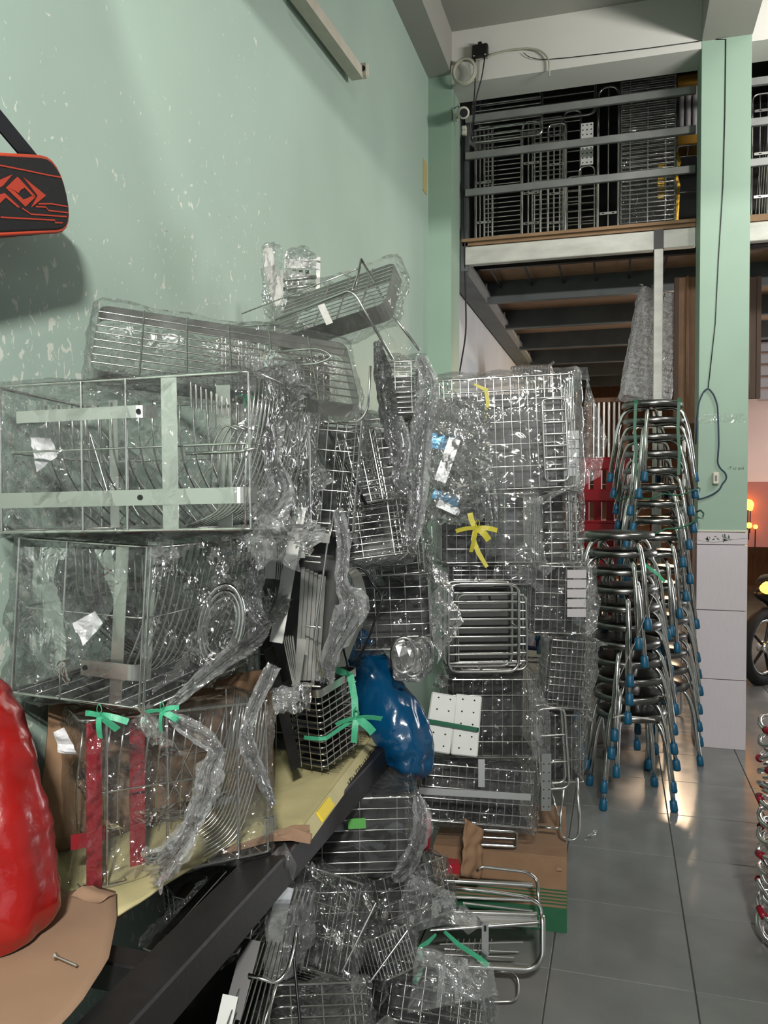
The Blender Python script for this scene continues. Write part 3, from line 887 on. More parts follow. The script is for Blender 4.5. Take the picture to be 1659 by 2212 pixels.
# yellow topped crate of white goods
A, B, C = lv3(1462, 1512, 132, 5.80)
cr_ = thing('goods_crate', 'yellow rimmed crate of white tubes at the loft end by the column', 'crate', Matrix.Translation((A.x, 5.8, 3.72)))
cw = B.x - A.x
obj('crate_rim', mesh('crate_rim', *bev_box((0, 0, .52), (cw, .2, .58), .004)), 'yellow_goods', cr_)
obj('crate_base', mesh('crate_base', *bev_box((0, 0, 0.12), (cw, .2, .18), .004)), 'yellow_goods', cr_)
for k in range(3):
    v, f = cyl_data((cw * (.2 + .3 * k), .06, .16), (0, 0, 1), .018, .018, .4, 10)
    obj('white_tube', mesh('white_tube', v, f, True), 'white_goods', cr_)
A, B, C = lv3(1462, 1500, 275, 5.80)
tube_rack('tube_rack', 'open chrome stand carrying the yellow rimmed crate', 'rack', Vector((A.x, 5.8, ZD + .008)), Vector((A.x + cw, 5.8, ZD + .008)), Vector((A.x, 5.8, 3.83)), 1, group=LG, D=.18, r=.006, r_frame=.008, cr=.02)
o = strip('foil_strip', [PY(1462, 330, 5.62), PY(1468, 350, 5.6), PY(1460, 375, 5.62), PY(1466, 400, 5.62), PY(1462, 488, 5.62)], .02, .001, (1, 0, 0), 'gold_foil')
tag(o, 'crinkled gold foil strip hanging near the loft column', 'foil')
# right bay of the loft
A = Vector((0.95, 5.62, ZD + .008))
for k, (x0, x1, zt, nn, lab) in enumerate(((0.80, 0.98, 4.02, 3, 'chrome frame seen right of the column on the loft'), (1.02, 1.3, 3.8, 8, 'rod rack at the right picture edge on the loft'))):
    tube_rack('tube_rack', lab, 'rack', Vector((x0, 5.6 + .08 * k, ZD + .008)), Vector((x1, 5.6 + .08 * k, ZD + .008)), Vector((x0, 5.6 + .08 * k, zt)), nn, group=LG, vertical=(k == 0), plates=3, r=.005)
for k, (x, z0, z1, lab) in enumerate(((0.84, 3.22, 4.05, 'leaning dark bundled rods'), (0.90, 3.22, 4.0, 'second leaning bundle of rods'))):
    b = thing('rod_bundle', lab + ' right of the column on the loft', 'rods')
    rs = random.Random(k)
    for j in range(7):
        wire(b, (x + j * .018, 5.72 + rs.uniform(0, .04), z0), (x + .06 + j * .012, 5.8 + rs.uniform(0, .05), z1 - rs.uniform(0, .2)), .006, 'chrome', 'rod')

# ------------------------------------------------------------------ fittings on the beam by the loft
ad = thing('power_adapter', 'black power adapter box fixed to the white beam', 'adapter', Matrix.Translation((-0.845, 5.05, 4.255)))
obj('case', mesh('case', *bev_box((-.05, -.02, -.04), (.05, .03, .04), .008)), 'black_plastic', ad)
obj('tab', mesh('tab', *bev_box((-.012, -.015, .035), (.012, .028, .055), .004)), 'black_plastic', ad)
for sx in (-.035, .035):
    obj('lamp_dot', mesh('lamp_dot', *bev_box((sx - .005, -.022, -.036), (sx + .005, -.018, -.030), .001)), 'cream_plastic', ad)
tube('lead', [(-.032, .0, -.04), (-.032, .01, -.2), (-.045, .02, -.34), (-.055, .06, -.46)], .004, 'cable_black', ad, 6, round_r=.05)
tube('lead', [(.03, .0, -.04), (.01, .01, -.16), (-.03, .02, -.28), (-.05, .05, -.44)], .004, 'cable_black', ad, 6, round_r=.05)
coil = thing('cable_coil', 'coil of cream white cable hung at the beam corner', 'cable coil')
cc = PY(1003, 155, 5.02)
for k in range(5):
    rr = .066 + .004 * (k % 3)
    pts = [cc + Vector((rr * math.cos(a), .006 * (k - 2), rr * 1.1 * math.sin(a))) for a in [2 * PI * j / 26 for j in range(26)]]
    tube('turn', pts, .006, 'cable_white', coil, 6, True)
tube('tail', [PY(u, v, 5.06) for u, v in ((1012, 130), (1040, 128), (1068, 116), (1100, 108), (1140, 104), (1165, 108), (1178, 117), (1186, 130), (1187, 165))], .006, 'cable_white', coil, 6, round_r=.03)
o = tube('thin_wire', [PY(u, v, 5.065) for u, v in ((1131, 114), (1140, 122), (1160, 128), (1185, 128), (1230, 124), (1300, 116), (1400, 104), (1516, 88))], .0022, 'cable_black', None, 6, round_r=.03)
tag(o, 'thin black wire strung along the lower edge of the white beam', 'wire')
# bullet security camera
cp = PY(1000, 243, 5.0)
cv_ = thing('security_camera', 'small cream bullet security camera beside the loft rail', 'camera', Matrix.Translation(cp))
axis = (EYE + Vector((.6, 0, -.3)) - cp).normalized()
v, f = tube_data([-axis * .10, -axis * .09, axis * .0, axis * .05], 0, 16, False, [.02, .03, .033, .036]); obj('housing', mesh('housing', v, f, True), 'cream_plastic', cv_)
v, f = cyl_data(axis * .0505, axis, .025, .025, .002, 16); obj('lens', mesh('lens', v, f), 'black_plastic', cv_)
tube('bracket', [-axis * .05, -axis * .05 + Vector((-.05, .05, .01)), Vector((-.06, .12, .01))], .012, 'cream_plastic', cv_, 8)
tube('lead', [-axis * .1, -axis * .1 + Vector((-.02, .0, .04)), Vector((-.07, .06, .06))], .003, 'cable_black', cv_, 6)
jb = PY(1003, 283, 5.36)
o = thing('socket_box', 'small cream socket box below the security camera', 'socket', Matrix.Translation(jb))
obj('case', mesh('case', *bev_box((-.016, -.02, -.03), (.016, .015, .03), .006)), 'cream_plastic', o)
for s in (-.008, .008): obj('pin_hole', mesh('pin_hole', *box_data((s - .002, -.0207, -.004), (s + .002, -.0195, .004))), 'hole', o)
o = tube('riser_cable', [(-1.005, 5.39, 4.05), (-1.008, 5.385, 3.6), (-1.0, 5.385, 3.1), (-1.01, 5.5, 2.6), (-1.12, 5.6, 2.1), (-1.15, 5.8, 1.6)], .006, 'cable_black', None, 6, round_r=.1)
tag(o, 'dark cable running down the wall below the loft corner', 'cable')
# yellow tag on the wall
a = PX(916, 345, XW)
o = obj('paper_tag', mesh('paper_tag', *bev_box((XW, a.y - .03, a.z - .20), (XW + .004, a.y + .06, a.z), .001)), 'paper_tag')
tag(o, 'small yellowed paper tag stuck on the green wall by the pilaster', 'tag')

# ------------------------------------------------------------------ wires on the tiled column
o = tube('column_wire', [(0.452 + .075, 5.072, 4.128), PY(1568, 85, 5.074), PY(1566, 250, 5.073), PY(1562, 400, 5.073), PY(1552, 560, 5.073), PY(1545, 700, 5.073), PY(1530, 838, 5.070)], .0028, 'cable_black', None, 6)
tag(o, 'thin dark wire running down the green column', 'wire')
lp = thing('inline_switch', 'looped dark blue cord with white inline switch on the column', 'cord switch')
pts = [PY(u, v, 5.062) for u, v in ((1503, 960), (1505, 905), (1510, 868), (1520, 845), (1530, 838), (1542, 852), (1550, 875), (1552, 920), (1553, 960), (1550, 1000), (1556, 1012), (1568, 1022), (1570, 1035), (1560, 1045), (1556, 1056), (1540, 1068), (1520, 1076), (1506, 1079))]
tube('cord', pts, .0045, 'cable_blue', lp, 6, round_r=.02)
sp = PY(1546, 1033, 5.060)
obj('switch_body', mesh('switch_body', *bev_box((sp.x - .018, 5.042, sp.z - .036), (sp.x + .018, 5.074, sp.z + .036), .006)), 'cream_plastic', lp)
obj('rocker', mesh('rocker', *bev_box((sp.x - .006, 5.038, sp.z - .016), (sp.x + .006, 5.044, sp.z + .016), .002)), 'grey_paint', lp)
tp = sheet('clear_tape', [PY(1508, 895, 5.0765), PY(1612, 893, 5.0765), PY(1612, 912, 5.0765), PY(1508, 915, 5.0765)], 24, 6, 3, .0012, 30, 'film_bright')
tag(tp, 'wrinkled clear tape band round the green column', 'tape')

# ------------------------------------------------------------------ under the loft
# wrapped wire panel leaning behind the prop post
A, B, C = P(1348, 852, 5.6), P(1446, 874, 5.6), P(1392, 620, 5.75)
basket('wire_shelf', 'tall wire panel in film hazed as if backlit leaning behind the loft prop post', 'shelf panel', A, B, C, 0.10, nlong=2, ncross=6, levels=20, nvert=7, r=.004, seed=41, wrapkw=dict(amp=.008, freq=6, pad=.01, material='film_milky'), cr=.01, material='chrome', tray=False)
lg = tube_rack('tube_rack', 'chrome stand under the leaning film wrapped wire panel', 'rack', Vector((0.1, 5.75, 0.01)), Vector((0.42, 5.75, 0.01)), Vector((0.1, 5.75, 1.95)), 4, r_frame=.01)
def board(label, x0, x1, y, z0, z1, material, th=.03):
    t = thing('door_panel', label, 'board', Matrix.Translation((x0, y, z0)))
    w, h = x1 - x0, z1 - z0
    obj('panel', mesh('panel', *bev_box((0, 0, 0), (w, th, h), .003)), material, t)
    for a, b in ((0, .03), (w - .03, w)):
        obj('stile', mesh('stile', *bev_box((a, -.012, 0), (b, 0, h), .002)), 'wood_dark', t)
    v, f = tube_data([(w * .35, -.012, 0), (w * .35, -.012, h)], .012, 6); obj('edge_roll', mesh('edge_roll', v, f, True), 'wood_brown', t)
    return t
board('brown wrapped panel hanging left of the tiled column', 0.36, 0.60, 5.9, 1.98, 2.98, 'wood_brown')
board('brown wrapped panel hanging right of the tiled column', 0.84, 0.97, 6.3, 2.18, 3.05, 'wood_dark')
sg = obj('paper_tag', mesh('paper_tag', *bev_box((0.80, 6.27, 2.94), (0.87, 6.274, 3.02), .001)), 'white_plate'); sg.rotation_euler = (0, 0, 0)
tag(sg, 'white paper tag at the top corner of the right hanging panel', 'tag')
louv = thing('louvre_window', 'pale louvred shutter at the right picture edge', 'shutter', Matrix.Translation((1.35, 8.9, 2.45)))
for k in range(6):
    obj('slat', mesh('slat', *bev_box((0, -.03, .12 * k), (.9, .0, .12 * k + .09), .003)), 'white_goods', louv)
# red and blue plastic chairs behind the wire bundle
def plastic_chair(label, x, y, z, material, rz):
    M = Matrix.Translation((x, y, z)) @ Matrix.Rotation(rz, 4, 'Z')
    t = thing('plastic_chair', label, 'chair', M)
    obj('seat', mesh('seat', *bev_box((-.2, -.2, .40), (.2, .2, .43), .01)), material, t)
    for k in range(4):
        obj('back_slat', mesh('back_slat', *bev_box((-.18 + .1 * k, .17, .43), (-.12 + .1 * k, .195, .80), .006)), material, t)
    obj('back_rail', mesh('back_rail', *bev_box((-.2, .165, .78), (.2, .20, .87), .012)), material, t)
    for sx in (-1, 1):
        for sy in (-1, 1):
            v, f = tube_data([(.17 * sx, .17 * sy, .41), (.20 * sx, .20 * sy, 0)], 0, 8, False, [.022, .016]); obj('leg', mesh('leg', v, f, True), material, t)
    return t
for k in range(5):
    plastic_chair(('dark red plastic chair, %s of the red stack' % (ORD[k] if k < 4 else 'topmost')), 0.0, 5.95, .22 * k, 'red_chair', 2.6)
for k in range(2):
    plastic_chair(('dark blue plastic chair, %s of the pair behind the wire bundle' % ('lower' if k == 0 else 'upper')), -0.62, 5.9, .25 * k, 'blue_chair', 2.9)
# frame and bag far back
bk = thing('window_frame_stock', 'pale framed panel of dark bars far under the loft', 'panel', Matrix.Translation((-0.28, 7.6, 1.75)))
obj('frame', mesh('frame', *join(box_data((0, 0, 0), (.04, .04, .62)), box_data((.32, 0, 0), (.36, .04, .62)), box_data((0, 0, 0), (.36, .04, .04)), box_data((0, 0, .58), (.36, .04, .62)))), 'wood_brown', bk)
for k in range(6): wire(bk, (.06 + .045 * k, .02, .03), (.06 + .045 * k, .02, .6), .012, 'chrome', 'bar')
tube_rack('tube_rack', 'chrome rack standing under the far framed panel', 'rack', Vector((-.3, 7.62, .01)), Vector((.1, 7.62, .01)), Vector((-.3, 7.62, 1.74)), 10, r_frame=.012)
fb = basket('wire_bundle', 'film wrapped bundle of white wire goods far under the loft', 'wire goods', Vector((-.92, 7.2, 2.2)), Vector((-.58, 7.2, 2.2)), Vector((-.92, 7.2, 2.62)), .25, levels=2, nvert=12, r=.005, seed=51, tray=False, wrapkw=dict(amp=.012, freq=6, material='film_bright'))
tube_rack('tube_rack', 'chrome rack carrying the far film wrapped bundle', 'rack', Vector((-.95, 7.22, .01)), Vector((-.55, 7.22, .01)), Vector((-.95, 7.22, 2.17)), 12, r_frame=.012, D=.2)

# ------------------------------------------------------------------ right of the column
mb = thing('motorbike', 'dark motorbike with glowing amber lamps beyond the column', 'motorbike', Matrix.Translation((1.5, 7.4, 0)) @ Matrix.Rotation(0.9, 4, 'Z'))
for x in (-.62, .62):
    pts = [(x + .27 * math.cos(a), 0, .29 + .27 * math.sin(a)) for a in [2 * PI * k / 24 for k in range(24)]]
    wh = tube('tyre', pts, .045, 'rubber', mb, 10, True)
    pts = [(x + .21 * math.cos(a), 0, .29 + .21 * math.sin(a)) for a in [2 * PI * k / 24 for k in range(24)]]
    tube('wheel_rim', pts, .015, 'chrome_tube', mb, 8, True)
    v, f = cyl_data((x, -.04, .29), (0, 1, 0), .05, .05, .08, 12); obj('hub', mesh('hub', v, f, True), 'chrome_tube', mb)
    for k in range(5):
        a = 2 * PI * k / 5; wire(mb, (x, 0, .29), (x + .2 * math.cos(a), 0, .29 + .2 * math.sin(a)), .012, 'dark_metal', 'spoke')
def lump(name, secs, material, parent, seg=14):
    pts = [s[0] for s in secs]; v, f = tube_data(pts, 0, seg, False, [1.0] * len(pts))
    V = []
    for i, (p, ry, rz) in enumerate(secs):
        for k in range(seg):
            a = 2 * PI * k / seg
            V.append((p[0], p[1] + ry * math.cos(a), p[2] + rz * math.sin(a)))
    return obj(name, mesh(name, V, f, True), material, parent)
lump('body', [((-.75, 0, .72), .02, .02), ((-.6, 0, .70), .09, .08), ((-.3, 0, .62), .12, .16), ((0, 0, .55), .12, .2), ((.2, 0, .45), .1, .12), ((.35, 0, .6), .06, .2)], 'dark_metal', mb)
lump('seat', [((-.7, 0, .80), .04, .02), ((-.5, 0, .82), .12, .04), ((-.1, 0, .79), .12, .045), ((.1, 0, .78), .06, .03)], 'rubber', mb)
lump('front_shield', [((.35, 0, .5), .12, .2), ((.42, 0, .75), .16, .2), ((.46, 0, .95), .12, .12), ((.5, 0, 1.0), .05, .05)], 'dark_metal', mb)
tube('fork', [(.46, .07, .95), (.62, .07, .29)], .02, 'chrome_tube', mb); tube('fork', [(.46, -.07, .95), (.62, -.07, .29)], .02, 'chrome_tube', mb)
tube('handlebar', [(.28, -.34, 1.06), (.42, -.12, 1.02), (.42, .12, 1.02), (.28, .34, 1.06)], .015, 'dark_metal', mb, 8, round_r=.08)
for sy in (-1, 1):
    tube('mirror_stem', [(.36, .25 * sy, 1.04), (.33, .32 * sy, 1.22)], .006, 'dark_metal', mb)
    v, f = cyl_data((.33, .33 * sy, 1.25), (1, 0, 0), .055, .05, .02, 14); obj('mirror', mesh('mirror', v, f, True), 'dark_metal', mb)
    v, f = tube_data([(-.78, .12 * sy, .78), (-.80, .12 * sy, .78), (-.86, .12 * sy, .78)], 0, 10, False, [.02, .05, .03]); obj('rear_lamp', mesh('rear_lamp', v, f, True), 'amber_lens', mb)
    v, f = tube_data([(.46, .17 * sy, .86), (.50, .17 * sy, .86), (.54, .17 * sy, .86)], 0, 10, False, [.03, .045, .02]); obj('indicator', mesh('indicator', v, f, True), 'amber_lens', mb)
tube('exhaust', [(-.05, -.14, .22), (-.4, -.15, .25), (-.8, -.16, .33)], .045, 'chrome_tube', mb, 10)
# string of amber lamps in the rear doorway
for k, (u, v, d, r) in enumerate(((1616, 1090, 8.2, .055), (1621, 1098, 8.2, .025), (1635, 1070, 8.3, .035), (1634, 1092, 8.3, .035), (1636, 1104, 8.3, .03), (1618, 1135, 8.2, .03), (1632, 1138, 8.2, .022))):
    c = P(u, v, d)
    t = thing('amber_lamp', ('round glowing amber lamp beside the column, %s of the cluster' % (['largest one', 'small one touching the largest', 'top one', 'middle one', 'lower one', 'bottom one near the column', 'bottom one far from the column'][k])), 'lamp', Matrix.Translation(c), 'amber lamps by the motorbike')
    V, F = tube_data([(0, 0, r * math.cos(a)) for a in [PI * j / 8 for j in range(9)]], 0, 12, False, [max(.001, r * math.sin(PI * j / 8)) for j in range(9)])
    obj('globe', mesh('globe', V, F, True), 'amber_lens', t)
    wire(t, (0, 0, -r), (0, .02, -.25 if k != 5 else -.15), .006, 'dark_metal', 'stem')
# stack of red tipped chrome hoops at the right edge
for k in range(13):
    z = .05 + .058 * k
    c = PZ(1728, 2075, 0.0)
    t = thing('wire_hoop_stool', 'chrome hoop seat with dark red clips, %s in the right edge stack' % (ORD[k] if k < 12 else 'topmost'), 'hoop seat', Matrix.Translation((c.x + .02, c.y + .1, z)) @ Matrix.Rotation(.35 * k, 4, 'Z') @ Matrix.Rotation(.16, 4, 'X'), 'hoop seats stacked at the right edge')
    pts = [(.13 * math.cos(a), .13 * math.sin(a), .012 * math.sin(3 * a)) for a in [2 * PI * j / 28 for j in range(28)]]
    tube('hoop', pts, .008, 'chrome_tube', t, 8, True)
    pts = [(.115 * math.cos(a), .115 * math.sin(a), -.022 + .01 * math.sin(2 * a)) for a in [2 * PI * j / 24 for j in range(24)]]
    tube('inner_hoop', pts, .006, 'chrome', t, 8, True)
    for j in range(3):
        a = 2 * PI * j / 3 + k
        tube('clip', [(.13 * math.cos(a + q), .13 * math.sin(a + q), .012 * math.sin(3 * (a + q))) for q in (-.14, -.05, .05, .14)], .013, 'red_cap', t, 8)
# ------------------------------------------------------------------ bag and batten on the green wall
BAGM, bag_w, _ = frame3(P(-130, 418, 1.27), P(163, 420, 1.60), P(-130, 345, 1.27))
BAGM = BAGM @ Matrix.Translation((bag_w, .06, 0))
# local frame: x towards the rounded nose, y away from the room, z up
bag = thing('racket_bag', 'black racket bag with orange piping hanging on the green wall', 'bag', BAGM)
def stadium(x0, r, n=12, L=0.36):
    """outline of the bag end: rounded nose at +x"""
    pts = []
    for k in range(n + 1):
        a_ = -PI / 2 + PI * k / n
        pts.append((x0 - r + r * 0.75 * math.copysign(abs(math.cos(a_)) ** .8, math.cos(a_)), r * math.copysign(abs(math.sin(a_)) ** .85, math.sin(a_))))
    return [(x0 - L, -r * .96)] + pts + [(x0 - L, r * .96)]
RB = 0.069
secs = [(-.055, .88), (-.051, .95), (-.03, .995), (0.01, 1.0), (.04, .97), (.052, .90)]
V, F = [], []
for yy, k in secs:
    for (x, z) in stadium(0.0, RB):
        V.append((x * 1 - (1 - k) * .05, yy, z * k))
n = len(stadium(0, RB))
for i in range(len(secs) - 1):
    for k in range(n):
        F.append((i * n + k, i * n + (k + 1) % n, (i + 1) * n + (k + 1) % n, (i + 1) * n + k))
F.append(tuple(range(n))[::-1]); F.append(tuple((len(secs) - 1) * n + k for k in range(n)))
obj('bag_body', mesh('bag_body', V, F), 'bag_black', bag)
edge = [Vector((x - .002, -.049, z * .955)) for x, z in stadium(-.002, RB)]
tube('piping', edge, .0042, 'bag_orange', bag, 8)
edge2 = [Vector((x, .047, z * .94)) for x, z in stadium(-.002, RB)]
tube('piping', edge2, .004, 'bag_orange', bag, 8)
yp = -.0562
def flat_poly(name, pts, material, parent):
    v = [(p[0], yp, p[1]) for p in pts] + [(p[0], yp + .0012, p[1]) for p in pts]
    m_ = len(pts); f = [tuple(range(m_)), tuple(range(m_, 2 * m_))[::-1]] + [(i, (i + 1) % m_, m_ + (i + 1) % m_, m_ + i) for i in range(m_)]
    return obj(name, mesh(name, v, f), material, parent)
# emblem: interlocked diamond strokes (coordinates traced in photo pixels of the bag's side, ~0.93 mm each)
def E_(u, v): return ((u - 163) * .00126, -(v - 422) * .00092)
flat_poly('emblem', [E_(36, 390), E_(66, 425), E_(62, 428), E_(46, 410), E_(36, 414), E_(30, 420), E_(22, 415), E_(5, 411)][::-1], 'bag_print', bag)
flat_poly('emblem', [E_(5, 411), E_(22, 416), E_(38, 432), E_(62, 424), E_(66, 427), E_(38, 445)][::-1], 'bag_print', bag)
flat_poly('emblem', [E_(48, 390), E_(92, 424), E_(52, 446), E_(72, 425)][::-1], 'bag_print', bag)
flat_poly('emblem', [E_(-18, 402), E_(26, 386), E_(0, 407), E_(-18, 414)][::-1], 'bag_print', bag)
flat_poly('emblem', [E_(-18, 424), E_(0, 420), E_(26, 446), E_(20, 446), E_(0, 428), E_(-18, 440)][::-1], 'bag_print', bag)
for pts in (((-20, 368), (60, 378), (110, 385), (140, 388)), ((70, 440), (100, 440), (140, 446)), ((62, 445), (84, 446), (90, 453), (138, 458)), ((30, 448), (46, 459), (132, 466)), ((-20, 463), (100, 472), (100, 477), (118, 478))):
    strip('printed_line', [Vector((*[E_(*p)[0]], yp, E_(*p)[1])) for p in pts], .0026, .0008, (0, 0, 1), 'bag_print', bag)
Mi = BAGM.inverted()
strip('shoulder_strap', [Mi @ P(-90, 150, 1.28), Mi @ P(-10, 250, 1.40), Mi @ P(75, 352, 1.53)], .034, .004, (1, 0, .9), 'bag_strap', bag)

bat = thing('lamp_batten', 'cream metal lamp batten with end holder fixed high on the wall', 'lamp batten')
b0, b1 = PX(640, -20, XW + .05), PX(772, 160, XW + .05)
strip('channel', [b0, b1], .055, .05, (1, 0, 0), 'lamp_cream', bat)
hh = b1
obj('lamp_holder', mesh('lamp_holder', *bev_box((XW + .055, hh.y - .01, hh.z - .02), (XW + .10, hh.y + .02, hh.z + .045), .008)), 'cream_plastic', bat)
v, f = cyl_data((XW + .078, hh.y - .012, hh.z + .014), (0, -1, 0), .013, .013, .003, 14); obj('contact', mesh('contact', v, f), 'hole', bat)

# ------------------------------------------------------------------ work table
TZ = 0.74
tab = thing('work_table', 'long black steel framed table along the green wall', 'table')
obj('front_rail', mesh('front_rail', *bev_box((-.745, .55, TZ - .075), (-.665, 2.46, TZ), .004)), 'black_steel', tab)
obj('back_rail', mesh('back_rail', *bev_box((-1.17, .55, TZ - .06), (-1.12, 2.46, TZ), .004)), 'black_steel', tab)
for y in (.57, 1.12, 1.75, 2.40):
    obj('cross_bar', mesh('cross_bar', *bev_box((-1.12, y, TZ - .055), (-.745, y + .05, TZ - .006), .003)), 'black_steel', tab)
for x in (-1.17, -.735):
    for y in (.57, 2.40):
        obj('leg', mesh('leg', *bev_box((x, y, 0), (x + .05, y + .05, TZ - .06), .003)), 'black_steel', tab)
obj('plank', mesh('plank', *bev_box((-1.12, 1.22, TZ - .01), (-.86, 2.44, TZ + .006), .003)), 'wood_dark', tab)
obj('plank', mesh('plank', *bev_box((-1.12, .55, TZ - .01), (-.90, 1.2, TZ + .006), .003)), 'wood_dark', tab)
obj('low_shelf', mesh('low_shelf', *bev_box((-1.16, .6, .22), (-.70, 2.40, .24), .003)), 'black_steel', tab)

# yellow flattened carton and kraft paper on it
def poly_sheet(name, pts, z, th, material, wav=.004, seed=0, sub=10, parent=None):
    """sheet with a traced outline, gently waved"""
    c = sum((Vector(p) for p in pts), Vector()) / len(pts)
    V, F = [], []
    n = len(pts); dens = []
    for i in range(n):
        a_, b_ = Vector(pts[i]), Vector(pts[(i + 1) % n])
        m_ = max(1, int((b_ - a_).length / .03))
        for k in range(m_): dens.append(a_.lerp(b_, k / m_))
    m_ = len(dens); rings = 8
    rs_ = np.random.RandomState(seed)
    for j in range(rings):
        t = 1 - j / rings
        for p in dens: V.append(c.lerp(p, t))
    V.append(c)
    A_ = np.array([tuple(v) for v in V]); A_[:, 2] += np.abs(crumple(A_, seed, wav, 4)) 
    for j in range(rings - 1):
        for k in range(m_):
            F.append((j * m_ + k, j * m_ + (k + 1) % m_, (j + 1) * m_ + (k + 1) % m_, (j + 1) * m_ + k))
    for k in range(m_): F.append(((rings - 1) * m_ + k, (rings - 1) * m_ + (k + 1) % m_, rings * m_))
    nV = len(A_); B_ = A_.copy(); B_[:, 2] -= th
    F2 = [tuple(i + nV for i in f_)[::-1] for f_ in F]
    F3 = [(k, k + nV, (k + 1) % m_ + nV, (k + 1) % m_) for k in range(m_)]
    return obj(name, mesh(name, np.vstack([A_, B_]).tolist(), F + F2 + F3, True), material, parent)
yc = thing('flattened_carton', 'pale yellow flattened carton under the wrapped racks at table edge', 'carton')
zc = TZ + .012
out = [PZ(252, 1985, zc), PZ(350, 1915, zc), PZ(480, 1838, zc), PZ(560, 1815, zc), PZ(655, 1795, zc), PZ(735, 1690, zc), PZ(815, 1585, zc)]
inn = [Vector((-.98, 2.42, zc)), Vector((-1.12, 2.2, zc)), Vector((-1.12, 1.3, zc))]
poly_sheet('sheet', [tuple(p) for p in out + inn], zc, .004, 'yellow_card', .003, 3, parent=yc)
e0, e1 = PZ(648, 1800, zc), PZ(822, 1572, zc)
ed = (e1 - e0); nrm_ = Vector((ed.y, -ed.x, 0)).normalized()
# turned-down side flap with print
flap = [e0 + ed * t + Vector((0, 0, .016 * math.sin(t * 3) * 0 + .006)) for t in [k / 10 for k in range(11)]]
strip('side_flap', [p + nrm_ * .012 + Vector((0, 0, -.010)) for p in flap], .034, .004, nrm_ * .7 + Vector((0, 0, -1)), 'yellow_card', yc)
strip('printed_block', [(p + nrm_ * .0155 + Vector((0, 0, -.0075))) for p in (flap[0] + ed * .12, flap[0] + ed * .24)], .026, .004, nrm_ * .7 + Vector((0, 0, -1)), 'yellow_print', yc)
rs = random.Random(7)
for k in range(22):
    t = .42 + .56 * k / 22
    p = e0 + ed * t + nrm_ * .019 + Vector((0, 0, -.010))
    strip('printed_mark', [p + Vector((0, 0, rs.uniform(.002, .008))) + ed.normalized() * rs.uniform(-.002, .004), p + Vector((0, 0, -rs.uniform(.002, .008)))], rs.choice([.003, .005, .009]), .003, ed, 'card_ink', yc)
tx = ed.normalized(); ty = Vector((-tx.y, tx.x, 0))
rs = random.Random(12)
for k in range(16):
    # worn printed letters, too blurred to read
    q = e0 + ed * (.45 + .028 * k) + ty * .012 + Vector((0, 0, zc + .0125 - e0.z))
    hgt = .030 - .0008 * k
    strip('printed_letter', [q, q + ty * hgt * .5 + tx * rs.uniform(-.004, .006), q + ty * hgt + tx * rs.uniform(-.002, .008)], .0026, .0006, tx, 'card_ink', yc)
    if k % 3: strip('printed_letter', [q + ty * hgt * rs.choice((.5, .95)), q + ty * hgt * rs.choice((.45, .9)) + tx * .010], .0024, .0006, ty, 'card_ink', yc)
# torn corner of the carton
tc_ = PZ(640, 1806, zc)
tear = [PZ(470, 1842, zc), PZ(530, 1826, zc), PZ(585, 1808, zc + .006), PZ(630, 1800, zc + .01), PZ(672, 1812, zc + .004)]
strip('torn_edge', tear, [.008, .012, .018, .03, .02], .006, [Vector((.3, .1, .9))] * 5, 'kraft', yc)
strip('torn_edge', [PZ(600, 1800, zc + .015), PZ(635, 1790, zc + .02), PZ(668, 1788, zc + .016)], [.01, .016, .012], .004, [Vector((.3, .1, .9))] * 3, 'kraft', yc)
kp = thing('kraft_paper', 'brown kraft paper sheet under the red bag on the table', 'paper')
zk = TZ + .03
poly_sheet('sheet', [tuple(PZ(u, v, zk)) for u, v in ((90, 2260), (180, 2160), (235, 2070), (252, 1985), (250, 1925), (205, 1915), (140, 1930))] + [(-1.1, 1.33, zk), (-1.12, 1.0, zk), (-1.12, .75, zk), (-.86, .78, zk)], zk, .0012, 'kraft', .002, 9, parent=kp)
sheet('curled_corner', [PZ(150, 1935, zk + .004), PZ(200, 1912, zk + .012), PZ(248, 1925, zk + .012), PZ(215, 1950, zk + .005)], 8, 6, 2, .003, 20, 'kraft', kp)
sc = thing('loose_screw', 'small steel screw lying on the kraft paper', 'screw')
s0, s1 = PZ(122, 2066, zk + .012), PZ(166, 2086, zk + .008)
wire(sc, s0, s1, .0022, 'chrome', 'shank')
v, f = cyl_data(s0, (s0 - s1), .0045, .005, .003, 10); obj('head', mesh('head', v, f), 'chrome', sc)

